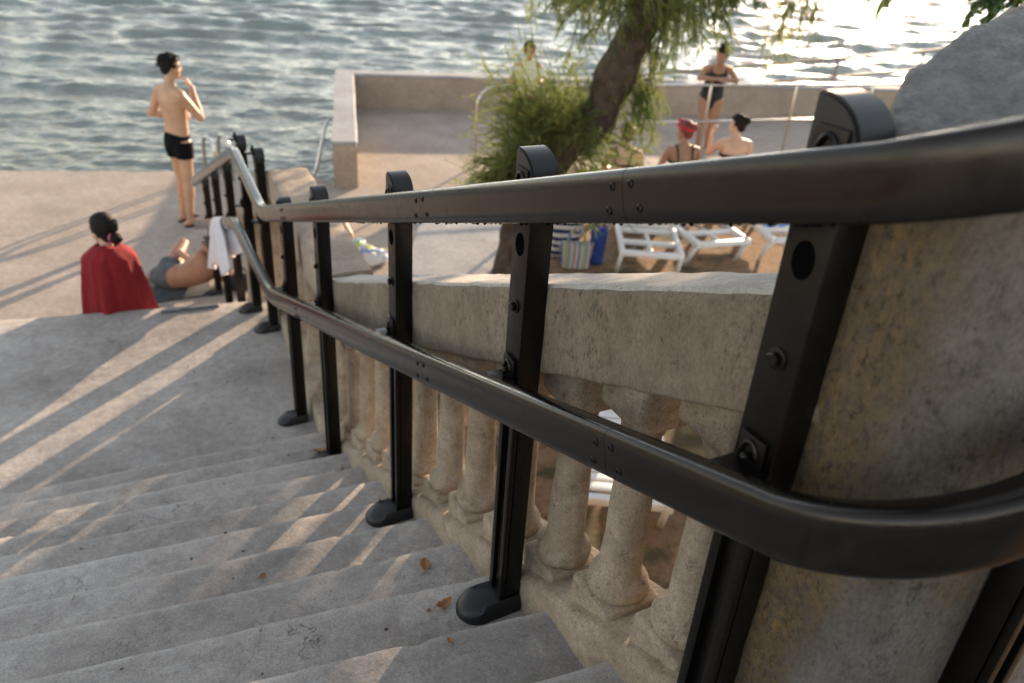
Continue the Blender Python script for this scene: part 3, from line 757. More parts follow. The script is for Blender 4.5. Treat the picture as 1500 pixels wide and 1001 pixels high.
# ------------------------------------------------------------------ metal strip, fallen leaves
mb = MB(); mb.box((0, 0, .006), (.36, .045, .012), bev=.004); mb.box((0, 0, .0135), (.33, .026, .003), bev=.001)
o = mb.build('metal_strip', M_strip, loc=None); o.location = (.335, 5.095, .796); o.rotation_euler = (0, 0, math.radians(-3)); tag(o, 'dull grey metal strip lying on the landing edge behind the reclining man', 'strip')
def leaf(name, loc, L_, W_, rz, label, curl=.3, twist=.2):
    vs = []; fs = []; n = 12
    for i in range(n+1):
        u = i/n; wd = W_*math.sin(math.pi*u**.85)**.8*(1+.12*math.sin(u*20))+.0006
        zc = curl*L_*(u-.5)**2*1.6
        for s in (-1, -.5, 0, .5, 1):
            vs.append(((u-.5)*L_, s*wd, zc+abs(s)*wd*.45+.002+twist*s*wd*(u-.3)))
    for i in range(n):
        for k in range(4): fs.append((i*5+k, i*5+k+1, (i+1)*5+k+1, (i+1)*5+k))
    mb = MB(); mb.add(vs, fs)
    o = mb.build(name, M_leafbrown); o.location = loc; o.rotation_euler = (random.uniform(-.2, .2), random.uniform(-.15, .15), rz)
    md = o.modifiers.new('s', 'SOLIDIFY'); md.thickness = .0012
    st = MB(); st.tube([(-L_*.5, 0, zc0 := curl*L_*.4+.002), (-L_*.68, .004, .004), (-L_*.78, .010, .003)], .0012, 6); st.build('stalk', M_leafbrown, o)
    tag(o, label, 'leaf', 'fallen leaves'); return o
leaf('fallen_leaf', (.600, 1.506, 1.644), .052, .015, math.radians(70), 'brown oval fallen leaf lying flat on a step, nearest the balustrade plinth')
leaf('fallen_leaf', (.552, 1.262, 1.75), .05, .012, math.radians(20), 'curled tan fallen leaf on the step just beside a black post foot', .9, .5)
leaf('fallen_leaf', (.655, 2.95, 1.01), .07, .022, math.radians(-10), 'crumpled brown fallen leaf far down the steps at the fourth post', .8, .6)
leaf('fallen_leaf', (.49, 1.075, 1.856), .02, .006, math.radians(100), 'tiny reddish scrap of leaf on a near step below the curled leaf', .5, .2)
leaf('fallen_leaf', (.20, 1.745, 1.54), .022, .008, math.radians(40), 'small brown scrap of leaf on the open middle of the steps', .5, .2)

# grit, crumbs and twigs gathered on the treads
mb = MB(); rg = random.Random(4)
for i in range(140):
    x = .80-abs(rg.gauss(0, .75)) if rg.random() < .7 else rg.uniform(-.9, .8); y = rg.uniform(.75, 5.6)
    if x < -1.1: continue
    p = P(x, y, treadz(y, x)); q = rg.uniform(.0012, .0042)
    if rg.random() < .12: a = rg.uniform(0, 6.28); l_ = rg.uniform(.008, .022); mb.tube([(p.x, p.y, p.z+.004), (p.x+l_*math.cos(a), p.y+l_*math.sin(a), p.z+.006)], .0011, 5)
    else: lump(mb, (p.x, p.y, p.z+.002), (q*1.3, q, q*.7), i, None, .5)
tag(mb.build('step_grit', simple('grit_crumbs', (.10, .075, .055), .9, var=.6, vscale=40)), kind='stuff')

# ------------------------------------------------------------------ people
def lerpv(a, b, t): return V(a)*(1-t)+V(b)*t
def hand(mb, wr, d, nrm, curl=.5, s=1.0, thumb=1, spread=.16):
    """palm + four jointed fingers + thumb; d = pointing direction, nrm = palm-facing direction"""
    wr = V(wr); d = V(d).normalized(); nrm = V(nrm); nrm = (nrm-d*nrm.dot(d)).normalized(); sdv = d.cross(nrm)*thumb
    mb.tube([wr-d*.02*s, wr+d*.035*s, wr+d*.085*s], [.026*s, .038*s, .040*s], 12, side=sdv, depth=[.020*s, .016*s, .013*s])
    for i, (off, L_) in enumerate(((.030, .072), (.010, .082), (-.010, .076), (-.029, .058))):
        p = wr+d*.085*s+sdv*off*s; dd = (d+sdv*off*spread/.03*.5).normalized(); pts = [p-d*.01*s, p]
        a = 0; q = p
        for k, f in enumerate((.45, .32, .23)):
            a += curl*(.9, .95, .6)[k]*(1+.08*i)
            step = (dd*math.cos(a)+nrm*math.sin(a)); q = q+step*L_*f*s; pts.append(q)
        mb.tube(pts, [.0095*s, .0095*s, .0088*s, .0080*s, .0068*s], 8)
    p = wr+d*.022*s+sdv*.030*s
    t1 = p+(d*.5+sdv*.75+nrm*.35).normalized()*.036*s; t2 = t1+(d*.85+sdv*.35+nrm*.4).normalized()*.030*s; t3 = t2+(d*.95+sdv*.02+nrm*.3).normalized()*.024*s
    mb.tube([wr+d*.01*s+sdv*.012*s, p, t1, t2, t3], [.016*s, .0135*s, .0105*s, .0098*s, .0078*s], 8)
def head_mesh(mb, c, R_, s=1.0):
    """head centred at c (mid skull), R_ rotates local (facing +Y) to the body"""
    c = V(c)
    def E(o, r): mb.ell(c+R_ @ (V(o)*s), tuple(q*s for q in r), R_, 18, 12)
    E((0, -.012, .035), (.076, .096, .088)); E((0, .022, -.02), (.066, .072, .095)); E((0, .045, -.075), (.046, .042, .040)); E((0, .062, -.098), (.022, .02, .016))
    for sx in (-1, 1):
        E((sx*.040, .055, -.035), (.026, .025, .026)); E((sx*.078, -.005, -.012), (.010, .019, .033)); E((sx*.030, .078, .022), (.026, .012, .009))
    mb.tube([c+R_ @ (V((0, .086, .012))*s), c+R_ @ (V((0, .104, -.025))*s)], [.009*s, .015*s], 8); E((0, .098, -.034), (.019, .014, .011))
    E((0, .083, -.062), (.024, .012, .0075)); E((0, .081, -.074), (.021, .013, .0075))
def face(root, c, R_, s=1.0):
    c = V(c)
    for sx in (-1, 1):
        mb = MB(); mb.ell(c+R_ @ (V((sx*.031, .079, .004))*s), (.014*s, .008*s, .007*s), R_, 10, 7); o = mb.build('eye', M_eye, root)
        mb = MB(); mb.ell(c+R_ @ (V((sx*.031, .0855, .004))*s), (.006*s, .003*s, .006*s), R_, 8, 6); mb.build('iris', M_hair, o)
        mb = MB(); mb.tube([c+R_ @ (V((sx*.012, .092, .024))*s), c+R_ @ (V((sx*.032, .09, .031))*s), c+R_ @ (V((sx*.052, .076, .024))*s)], [.003*s, .004*s, .002*s], 6); mb.build('eyebrow', M_hair, root)
    mb = MB(); mb.tube([c+R_ @ (V((-.022, .086, -.066))*s), c+R_ @ (V((0, .097, -.067))*s), c+R_ @ (V((.022, .086, -.066))*s)], [.003*s, .0065*s, .003*s], 8); mb.build('lips', M_lip, root)
def hair_cap(root, c, R_, mat, s=1.0, back=.0, top=1.0, name='hair', extra=None, seed=0, tufts=0, rgh=1.0):
    c = V(c); mb = MB()
    # shell over skull, open at the face
    n, m = 64, 40; vs = []; fs = []
    for j in range(m+1):
        th = math.pi*j/m
        for k in range(n):
            ph = 2*math.pi*k/n
            d = V((math.sin(th)*math.sin(ph), math.sin(th)*math.cos(ph), math.cos(th)))
            front = max(0, d.y)
            lim = .15+(-.75-back)*(1-front)**1.0 if front < .35 else .28+.35*(front-.35)
            r = V((.090*d.x, .106*d.y, (.100 if d.z > 0 else .10)*d.z*top))
            if d.z < lim: r = r*.80
            r = r*(.965+rgh*(.07*noise.noise(d*4+V((seed, 0, 0)))+.06*noise.noise(V((d.x*16, d.y*16, d.z*7))+V((0, seed, 0)))+.04*noise.noise(d*34)))
            vs.append(c+R_ @ ((r+V((0, -.012, .032)))*s))
    for j in range(m):
        for k in range(n): fs.append((j*n+k, j*n+(k+1) % n, (j+1)*n+(k+1) % n, (j+1)*n+k))
    mb.add(vs, fs)
    mb.ell(c+R_ @ (V((0, -.048, -.022))*s), (.062*s, .052*s, .062*s), R_, 16, 10)
    rt = random.Random(seed)
    for i in range(tufts):      # loose locks that break the outline
        th = math.acos(rt.uniform(-.25, 1)); ph = rt.uniform(0, 6.283); d = V((math.sin(th)*math.cos(ph), math.sin(th)*math.sin(ph), math.cos(th)))
        if d.y > .45 and d.z < .45: continue
        p = V((.083*d.x, .098*d.y, .093*d.z))+V((0, -.012, .032))
        flow = (V((rt.gauss(0, .5), .25 if d.y > .2 else -.6, -.35+rt.gauss(0, .3)))+d*.55).normalized(); L_ = rt.uniform(.022, .042)
        mb.tube([c+R_ @ (p*s), c+R_ @ ((p+flow*L_*.6)*s), c+R_ @ ((p+flow*L_-V((0, 0, .006)))*s)], [.009*s, .006*s, .0012*s], 5)
    if extra: extra(mb, c, R_, s)
    return mb.build(name, mat, root)
def remesh(o, vox=.0065, it=3):
    m = o.modifiers.new('r', 'REMESH'); m.mode = 'VOXEL'; m.voxel_size = vox; m.use_smooth_shade = True
    m = o.modifiers.new('s', 'SMOOTH'); m.factor = .5; m.iterations = it
def limb(mb, a, b, ra, rb, bulge=.0, bpos=.3, n=12):
    a, b = V(a), V(b); pts = []; rr = []
    for k in range(7):
        t = k/6; pts.append(a.lerp(b, t)); rr.append(ra+(rb-ra)*t+bulge*math.exp(-((t-bpos)/.22)**2))
    mb.tube(pts, rr, n)
def foot(mb, ank, d, s=1.0):
    ank = V(ank); d = V(d); d.z = 0; d.normalize(); gz = ank.z-.075*s
    h = ank-d*.045*s; side = d.cross(V((0, 0, 1)))
    mb.tube([V((h.x, h.y, gz+.032*s)), V((ank.x, ank.y, gz+.042*s))+d*.02*s, V((ank.x, ank.y, gz+.03*s))+d*.09*s, V((ank.x, ank.y, gz+.017*s))+d*.165*s], [.030*s, .034*s, .042*s, .036*s], 12, side=side, depth=[.030*s, .040*s, .028*s, .014*s])
    for i, o in enumerate((-.026, -.010, .004, .017, .029)):
        p = V((ank.x, ank.y, gz+.012*s))+d*(.165-.004*abs(i-1))*s+side*o*s; mb.tube([p, p+d*.028*s], [.0105*s, .009*s], 6)
def torso(mb, secs, side=(1, 0, 0)):
    """secs: (point, half width, half depth)"""
    mb.tube([q[0] for q in secs], [q[1] for q in secs], 22, side=side, depth=[q[2] for q in secs])
RZ = lambda a: Matrix.Rotation(math.radians(a), 3, 'Z')
RX = lambda a: Matrix.Rotation(math.radians(a), 3, 'X')
RY = lambda a: Matrix.Rotation(math.radians(a), 3, 'Y')
def person(loc, az, label, group=None):
    return tag(empty('person', loc, -math.radians(az)), label, 'person', group)

# --- standing man in black trunks, one hand at his face
r = person((.71, 8.93, .006), 62, 'standing man in black swim trunks, seen from behind, a hand raised to his face')
mb = MB()
S = [(V((0, 0, .86)), .10, .085), (V((0, -.005, .94)), .158, .112), (V((0, .0, 1.03)), .150, .102), (V((0, .005, 1.12)), .146, .098), (V((0, .0, 1.24)), .164, .108), (V((0, -.015, 1.35)), .178, .112), (V((0, -.02, 1.42)), .145, .085), (V((0, -.015, 1.47)), .085, .065)]
torso(mb, S)
mb.tube([(-.17, -.02, 1.415), (0, -.02, 1.45), (.17, -.02, 1.415)], [.056, .06, .056], 12)
mb.tube([(0, -.02, 1.45), (0, .0, 1.54), (0, .012, 1.60)], [.058, .052, .052], 12)
for sx, px_, py_ in ((-1, -.10, .02), (1, .10, -.03)):
    limb(mb, (sx*.085, 0, .90), (px_, py_+.02, .49), .088, .056, .006, .25); limb(mb, (px_, py_+.02, .49), (px_*1.02, py_-.02, .085), .054, .036, .012, .28); foot(mb, (px_*1.02, py_-.02, .085), (sx*.25, 1, 0))
limb(mb, (-.19, -.02, 1.40), (-.30, -.06, 1.16), .052, .041, .004, .4); limb(mb, (-.31, -.08, 1.16), (-.15, .15, 1.13), .040, .027, .006, .3); hand(mb, (-.15, .15, 1.13), (.85, .5, .05), (.3, -.9, 0), .5)
limb(mb, (.185, -.02, 1.40), (.215, .15, 1.17), .052, .041, .004, .4); limb(mb, (.215, .15, 1.17), (.10, .17, 1.46), .042, .028, .006, .3); hand(mb, (.10, .17, 1.46), (-.45, -.2, .85), (-.5, -.7, 0), .6, thumb=-1)
HR = RZ(-18) @ RX(-8); head_mesh(mb, (0, .03, 1.66), HR); o = mb.build('body', M_skin_a, r); remesh(o)
face(r, (0, .03, 1.66), HR); hair_cap(r, (0, .03, 1.66), HR, M_hair, 1.02, .1, 1.06, seed=3, tufts=190)
mb = MB(); torso(mb, [(V((0, 0, .835)), .09, .085), (V((0, -.005, .90)), .160, .116), (V((0, -.005, .955)), .160, .116), (V((0, 0, .995)), .152, .108)])
for sx, px_, py_ in ((-1, -.10, .02), (1, .10, -.03)): mb.tube([(sx*.085, 0, .92), (sx*.087, .0, .84), (sx*.091, (py_+.02)*.35, .745)], [.098, .098, .091], 16, caps='flat')
o = mb.build('swim_trunks', M_navy, r); remesh(o, .0075, 2)
for sx, px_, py_ in ((-1, -.102, .0), (1, .102, -.05)):
    mb = MB(); d = V((sx*.25, 1, 0)).normalized(); a = V((px_, py_, 0)); sd2 = d.cross(V((0, 0, 1)))
    mb.tube([a-d*.06+V((0, 0, .006)), a+d*.05+V((0, 0, .006)), a+d*.19+V((0, 0, .006))], [.036, .042, .044], 14, side=sd2, depth=.010)
    for t in (.03, .12): mb.tube([a+d*t+sd2*.047*q+V((0, 0, .012+.058*math.sqrt(max(0, 1-q*q))*(1.15 if t < .1 else .75))) for q in np.linspace(-1, 1, 9)], .011, 8, side=d, depth=.005)
    mb.build('sandal', M_sandal, r)

# --- woman in a red towel sitting on the landing edge
r = person((-.09, 5.36, 0), 2, 'seated woman wrapped in a red towel with dark hair tied in a low bun'); r.scale = (.92, .92, .90); r.location.z = .068
ZS = .649
mb = MB()
torso(mb, [(V((0, 0, ZS+.09)), .165, .12), (V((0, -.01, ZS+.2)), .14, .11), (V((0, 0, ZS+.36)), .125, .10), (V((0, .0, ZS+.46)), .115, .08), (V((0, .01, ZS+.52)), .07, .055)])
mb.tube([(0, .01, ZS+.5), (0, .02, ZS+.60), (0, .035, ZS+.66)], [.052, .046, .046], 12)
for sx in (-1, 1):
    limb(mb, (sx*.09, .02, ZS+.09), (sx*.13, .38, ZS+.13), .085, .055); limb(mb, (sx*.13, .38, ZS+.13), (sx*.12, .42, ZS-.25), .053, .035, .01, .3); foot(mb, (sx*.12, .42, ZS-.22), (sx*.1, 1, 0))
    limb(mb, (sx*.115, .0, ZS+.45), (sx*.14, .07, ZS+.24), .043, .036); limb(mb, (sx*.14, .07, ZS+.24), (sx*.05, .27, ZS+.26), .036, .025); hand(mb, (sx*.05, .27, ZS+.26), (-sx*.8, .4, .1), (0, -1, -.2), .9, .95, thumb=-sx)
HR = RZ(38) @ RX(-4); HC = V((-.005, .045, ZS+.715)); head_mesh(mb, HC, HR, .96); o = mb.build('body', M_skin_c, r); remesh(o)
face(r, HC, HR, .96)
def bun(mb, c, R_, s): lump(mb, c+R_ @ V((0, -.115, -.045)), (.045, .04, .042), 3)
hair_cap(r, HC, HR, M_hair, 1.0, .15, 1.04, extra=bun, seed=8, rgh=.35)
mb = MB(); q = [HC+HR @ V((.040*math.cos(a), -.098, -.042+.040*math.sin(a))) for a in np.linspace(0, 2*math.pi, 13)]; mb.tube(q, .008, 6); mb.build('hair_tie', M_pink, r)
mb = MB(); vs = []; fs = []; n = 96; rows = 26
for j in range(rows+1):
    u = j/rows
    for k in range(n):
        a = 2*math.pi*k/n; ca, sa = math.sin(a), math.cos(a)
        wx = .062+.105*min(1, u/.20)**.75+.075*u**1.1; wy = .064+.070*min(1, u/.18)**.7+.075*u
        fold = 1+(.075*u**.8*(math.sin(a*7+1.2+1.9*u)+.55*math.sin(a*13+2-1.5*u)+.35*math.sin(a*23+u*4)))+.035*noise.noise(V((ca*3, sa*3, u*4)))+.018*noise.noise(V((ca*9, sa*9, u*9)))
        z = ZS+.62-(.085*min(1, u/.2)**1.25+.515*max(0, u-.2)/.8)+(.012*math.sin(a*2+1) if j == 0 else 0)-.02*min(1, u/.1)*(1-u)*max(0, abs(ca)-.3)
        z -= .022*u*math.sin(a*5+1)+.015*u*math.sin(a*11); lean = .05*u if sa > 0 else -.0
        vs.append((wx*ca*fold, wy*sa*fold+lean+.012, z))
for j in range(rows):
    for k in range(n): fs.append((j*n+k, j*n+(k+1) % n, (j+1)*n+(k+1) % n, (j+1)*n+k))
mb.add(vs, fs); o = mb.build('red_towel', M_red, r); md = o.modifiers.new('t', 'SOLIDIFY'); md.thickness = .008

# --- man reclining on one elbow, back to the viewer
r = person((.53, 7.16, .008), 22, 'bare-backed man reclining on one elbow on the platform with bent knees'); r.scale = (1.0, .92, .84)
mb = MB()
torso(mb, [(V((-.26, .05, .11)), .10, .09), (V((-.18, .02, .125)), .145, .115), (V((-.06, .0, .155)), .135, .105), (V((.06, .0, .215)), .15, .11), (V((.15, .02, .285)), .15, .10), (V((.20, .03, .33)), .09, .07)], side=(-.5, 0, .86))
mb.tube([(.19, .02, .19), (.16, .0, .30), (.10, .01, .40)], [.055, .062, .056], 12)
mb.tube([(.155, .02, .32), (.18, .04, .385), (.185, .06, .41)], [.056, .052, .05], 12)
limb(mb, (.20, .02, .19), (.34, .06, .045), .05, .04); limb(mb, (.34, .06, .045), (.30, .30, .04), .04, .027); hand(mb, (.30, .30, .04), (-.2, 1, -.1), (0, 0, -1), .2)
limb(mb, (.09, .03, .395), (-.05, .14, .27), .048, .038); limb(mb, (-.05, .14, .27), (-.18, .30, .30), .038, .027); hand(mb, (-.18, .30, .30), (-.7, .6, -.2), (0, 0, -1), .5, thumb=-1)
limb(mb, (-.24, .06, .17), (-.20, .52, .30), .088, .056); limb(mb, (-.20, .52, .30), (-.34, .30, .085), .054, .036, .01, .3); foot(mb, (-.34, .30, .08), (-.7, .5, 0))
limb(mb, (-.24, .06, .10), (-.26, .50, .09), .088, .056); limb(mb, (-.26, .50, .09), (-.40, .16, .07), .054, .036, .01, .3); foot(mb, (-.40, .16, .078), (-.9, .1, 0))
HR = RZ(70) @ RX(8) @ RY(12); HC = V((.19, .07, .475)); head_mesh(mb, HC, HR); o = mb.build('body', M_skin_b, r); remesh(o)
face(r, HC, HR); hair_cap(r, HC, HR, M_hair_gr, 1.02, .1, 1.0, seed=5, tufts=150)
mb = MB(); torso(mb, [(V((-.30, .05, .11)), .12, .10), (V((-.22, .03, .12)), .152, .122), (V((-.13, .02, .135)), .146, .115)], side=(-.5, 0, .86))
for a, b in (((-.24, .06, .17), (-.225, .30, .27)), ((-.24, .06, .10), (-.25, .29, .095))): mb.tube([a, lerpv(a, b, .3), lerpv(a, b, .55)], [.1, .098, .094], 14, caps='flat')
o = mb.build('swim_shorts', simple('grey_shorts_cloth', (.09, .095, .10), .9, var=.4, vscale=30), r); remesh(o, .008, 2)
# dark bag and mat beside him
mb = MB(); lump(mb, (0, 0, .07), (.13, .08, .08), 4, None, .35); mb.tube([(-.07, 0, .12), (-.04, .0, .20), (.04, .01, .20), (.07, 0, .12)], .008, 6)
o = mb.build('bag', simple('dark_blue_cloth', (.02, .022, .04), .9, var=.4, bump=.5), loc=None); o.location = (.93, 7.02, .006); tag(o, 'small dark cloth bag on the platform below the hanging white towel', 'bag')
mb = MB(); mb.box((0, 0, .008), (.62, .34, .014), bev=.005); rough(mb, .006, 7); o = mb.build('beach_mat', simple('dark_mat', (.05, .055, .06), .95, var=.3)); o.location = (.36, 7.13, .006); tag(o, 'thin dark beach mat under the reclining man', 'mat')

# --- woman in black one-piece leaning on the pipe railing
def leaning(loc, az, label, skinm, suit, suitname, hairm, headyaw=0, bun_=True):
    r = person(loc, az, label); r.scale = (1.14, 1.14, 1.14); mb = MB()
    S = [(V((0, -.10, .80)), .11, .09), (V((0, -.11, .88)), .175, .125), (V((0, -.07, .98)), .145, .105), (V((0, -.01, 1.08)), .130, .095), (V((0, .08, 1.20)), .150, .105), (V((0, .15, 1.29)), .150, .09), (V((0, .18, 1.335)), .08, .06)]
    torso(mb, S); mb.tube([(-.155, .15, 1.285), (0, .165, 1.315), (.155, .15, 1.285)], [.050, .055, .050], 12)
    for sx in (-1, 1): mb.ell((sx*.075, .19, 1.185), (.068, .062, .066))
    mb.tube([(0, .165, 1.30), (0, .215, 1.37), (0, .24, 1.40)], [.05, .044, .044], 12)
    for sx in (-1, 1):
        x = sx*.09; limb(mb, (x, -.10, .83), (x*.8, -.03+.03*sx, .46), .094, .058, .004, .3); limb(mb, (x*.8, -.03+.03*sx, .46), (x*.75, -.1+.06*sx, .085), .056, .036, .014, .28); foot(mb, (x*.75, -.1+.06*sx, .082), (sx*.2, 1, 0), .92)
        limb(mb, (sx*.17, .15, 1.28), (sx*.25, .25, 1.165), .044, .036); limb(mb, (sx*.25, .25, 1.165), (sx*.03, .33+.03*sx, 1.19), .036, .024); hand(mb, (sx*.03, .33+.03*sx, 1.19), (-sx*.9, .15, -.15), (0, -.4, -1), .35, .92, thumb=sx)
    HR = RZ(headyaw) @ RX(-24); HC = V((0, .265, 1.475)); head_mesh(mb, HC, HR, .95); o = mb.build('body', skinm, r); remesh(o)
    face(r, HC, HR, .95)
    ex = (lambda mb, c, R_, s: lump(mb, c+R_ @ V((0, -.05, .115)), (.05, .05, .04), 6)) if bun_ else None
    hair_cap(r, HC, HR, hairm, .98, .05, 1.03, extra=ex, seed=11)
    mb = MB()
    T = [(V((0, -.095, .79)), .095, .092), (V((0, -.11, .87)), .176, .132), (V((0, -.07, .98)), .153, .113), (V((0, -.01, 1.08)), .138, .103), (V((0, .075, 1.19)), .156, .112), (V((0, .10, 1.22)), .15, .108)]
    torso(mb, T)
    for sx in (-1, 1):
        mb.ell((sx*.075, .195, 1.185), (.073, .066, .066)); mb.tube([(sx*.085, .235, 1.215), (sx*.10, .205, 1.29), (sx*.095, .14, 1.345), (sx*.085, .06, 1.29), (sx*.08, .03, 1.2)], .014, 8)
    o = mb.build(suitname, suit, r); remesh(o, .0075, 2); return r
leaning((8.80, 9.99, -.14), 214, 'woman in a black one-piece swimsuit leaning on the pipe railing with folded arms', M_skin_d, M_black, 'swimsuit', M_hair, -14)

# --- person by the railing half hidden behind the tamarisk
r = person((5.66, 10.42, .006), 205, 'person in a pale top and red shorts standing behind the feathery tree foliage'); mb = MB()
torso(mb, [(V((0, 0, .80)), .10, .085), (V((0, 0, .88)), .155, .11), (V((0, 0, 1.0)), .13, .095), (V((0, .0, 1.15)), .145, .10), (V((0, -.01, 1.28)), .155, .095), (V((0, -.01, 1.38)), .08, .06)])
mb.tube([(-.16, -.01, 1.31), (0, -.01, 1.34), (.16, -.01, 1.31)], [.05, .055, .05], 12); mb.tube([(0, -.01, 1.34), (0, .01, 1.46)], [.052, .046], 12)
for sx in (-1, 1):
    limb(mb, (sx*.08, 0, .84), (sx*.1, .03, .46), .088, .055); limb(mb, (sx*.1, .03, .46), (sx*.1, .0, .085), .053, .035, .012, .28); foot(mb, (sx*.1, 0, .082), (sx*.2, 1, 0), .95)
    limb(mb, (sx*.17, -.01, 1.30), (sx*.25, .05, 1.06), .045, .037); limb(mb, (sx*.25, .05, 1.06), (sx*.17, .25, 1.17), .037, .025); hand(mb, (sx*.17, .25, 1.17), (-sx*.3, .8, 0), (0, 0, -1), .9, .95, thumb=sx)
HR = RZ(25) @ RX(-12); HC = V((0, .035, 1.535)); head_mesh(mb, HC, HR, .97); o = mb.build('body', M_skin_b, r); remesh(o); face(r, HC, HR, .97); hair_cap(r, HC, HR, M_hair, 1.02, .15, 1.05, seed=14)
mb = MB(); torso(mb, [(V((0, 0, .95)), .158, .118), (V((0, 0, 1.1)), .152, .112), (V((0, -.01, 1.27)), .166, .106), (V((0, -.01, 1.345)), .12, .08)])
for sx in (-1, 1): mb.tube([(sx*.14, -.01, 1.30), (sx*.20, .01, 1.21), (sx*.225, .03, 1.14)], [.062, .058, .056], 12, caps='flat')
o = mb.build('shirt', M_shirt, r); remesh(o, .008, 2)
mb = MB(); torso(mb, [(V((0, 0, .80)), .1, .1), (V((0, 0, .88)), .163, .12), (V((0, 0, .97)), .15, .11)])
for sx in (-1, 1): mb.tube([(sx*.08, 0, .85), (sx*.09, .01, .72), (sx*.095, .02, .60)], [.1, .096, .092], 14, caps='flat')
o = mb.build('shorts', M_shorts, r); remesh(o, .008, 2)

# --- three women sitting on the loungers
def seated(loc, az, zseat, label, skinm, hairm, headyaw, suitm, arm_up=False, scarf=None, top='straps', sc_=1.0):
    r = person(loc, az, label); Z = zseat; mb = MB()
    torso(mb, [(V((0, 0, Z+.10)), .18, .125), (V((0, -.01, Z+.2)), .155, .115), (V((0, .0, Z+.33)), .145, .105), (V((0, .0, Z+.45)), .165, .10), (V((0, .01, Z+.53)), .13, .075), (V((0, .015, Z+.57)), .07, .055)])
    mb.tube([(-.165, .0, Z+.50), (0, .01, Z+.535), (.165, .0, Z+.50)], [.054, .056, .054], 12)
    mb.tube([(0, .01, Z+.53), (0, .03, Z+.64)], [.052, .046], 12)
    for sx in (-1, 1):
        mb.ell((sx*.075, .095, Z+.38), (.068, .06, .065))
        limb(mb, (sx*.09, .02, Z+.09), (sx*.14, .42, Z+.10), .09, .058); limb(mb, (sx*.14, .42, Z+.10), (sx*.14, .45, .09), .056, .036, .012, .28); foot(mb, (sx*.14, .45, .082), (sx*.1, 1, 0), .93)
        if arm_up and sx < 0:
            limb(mb, (sx*.18, 0, Z+.49), (sx*.26, .16, Z+.34), .046, .038); limb(mb, (sx*.26, .16, Z+.34), (sx*.25, .22, Z+.56), .038, .025); hand(mb, (sx*.25, .22, Z+.56), (.1, .1, 1), (.6, -.5, 0), .7, .93)
        else:
            limb(mb, (sx*.18, 0, Z+.49), (sx*.24, .10, Z+.25), .047, .038); limb(mb, (sx*.24, .10, Z+.25), (sx*.15, .33, Z+.19), .038, .025); hand(mb, (sx*.15, .33, Z+.19), (-sx*.2, 1, -.2), (0, 0, -1), .4, .93, thumb=-sx)
    HR = RZ(headyaw) @ RX(-5); HC = V((0, .045, Z+.72)); head_mesh(mb, HC, HR, .97); o = mb.build('body', skinm, r); remesh(o, .007); face(r, HC, HR, .97)
    hair_cap(r, HC, HR, hairm, 1.03, .15, 1.05, rgh=.6, extra=lambda mb, c, R_, s: lump(mb, c+R_ @ V((0, -.10, .06)), (.055, .05, .05), 5), seed=17)
    if scarf:
        mb = MB(); q = [HC+HR @ V((.098*math.cos(a), -.012+.116*math.sin(a), .055+.03*math.sin(a))) for a in np.linspace(0, 2*math.pi, 25)]; mb.tube(q, .015, 8, side=(0, 0, 1), depth=.007)
        lump(mb, HC+HR @ V((0, .07, .125)), (.04, .03, .02), 3); mb.build('headscarf', scarf, r)
    mb = MB()
    q = [V((.168*math.cos(a), -.0+.118*math.sin(a), Z+.365)) for a in np.linspace(0, 2*math.pi, 31)]; mb.tube(q, .016, 8, side=(0, 0, 1), depth=.006)
    for sx in (-1, 1):
        mb.ell((sx*.075, .108, Z+.38), (.064, .056, .062))
        if top == 'straps': mb.tube([(sx*.09, .15, Z+.42), (sx*.105, .07, Z+.55), (sx*.10, -.03, Z+.575), (sx*.09, -.11, Z+.45), (sx*.08, -.118, Z+.37)], .010, 8)
    mb.build('swim_top', suitm, r)
    mb = MB(); torso(mb, [(V((0, 0, Z+.05)), .15, .11), (V((0, 0, Z+.11)), .187, .132), (V((0, -.005, Z+.17)), .172, .125)]); o = mb.build('swim_bottom', suitm, r); remesh(o, .008, 2); return r
seated((5.52, 7.62, 0), 42, .33, 'seated woman with brown hair and a dark bikini strap across her back, beside the tree', M_skin_c, M_hair_br, 25, M_black)
seated((6.24, 7.42, 0), 20, .36, 'seated woman with red hair, red headscarf and dark bun, seen from behind', M_skin_d, M_hair_red, 42, M_black, scarf=simple('red_scarf', (.5, .02, .03), .8))
seated((6.90, 7.27, 0), 25, .44, 'seated woman with a bare sunlit back and black bun, one hand raised', M_skin_c, M_hair, 55, M_navy, arm_up=True, top='band')

# --- person lying behind the balustrade, only a lower leg showing
r = person((2.2, 7.75, .03), 0, 'person lying behind the balustrade, only a bare lower leg showing past the post'); mb = MB()
limb(mb, (-.01, .55, .16), (0, .05, .075), .056, .038, .012, .3); foot(mb, (0, .05, .075), (.15, -1, 0), .95)
limb(mb, (-.22, .62, .12), (-.16, .14, .075), .056, .038, .012, .3); foot(mb, (-.16, .14, .075), (-.2, -1, 0), .95)
limb(mb, (-.50, .62, .12), (-.01, .55, .16), .09, .06); limb(mb, (-.58, .55, .11), (-.22, .62, .12), .09, .06)
torso(mb, [(V((-.48, .58, .12)), .16, .10), (V((-.66, .55, .12)), .14, .095), (V((-.82, .52, .125)), .15, .1), (V((-.98, .50, .12)), .15, .09), (V((-1.05, .5, .12)), .07, .06)], side=(0, 1, 0))
mb.tube([(-1.0, .5, .12), (-1.14, .49, .13)], [.05, .046], 10)
for sy in (-1, 1): limb(mb, (-.98, .5+sy*.17, .11), (-.74, .5+sy*.25, .06), .045, .037); limb(mb, (-.74, .5+sy*.25, .06), (-.5, .55+sy*.24, .05), .037, .026); hand(mb, (-.5, .55+sy*.24, .05), (1, 0, -.05), (0, 0, -1), .3, thumb=-sy)
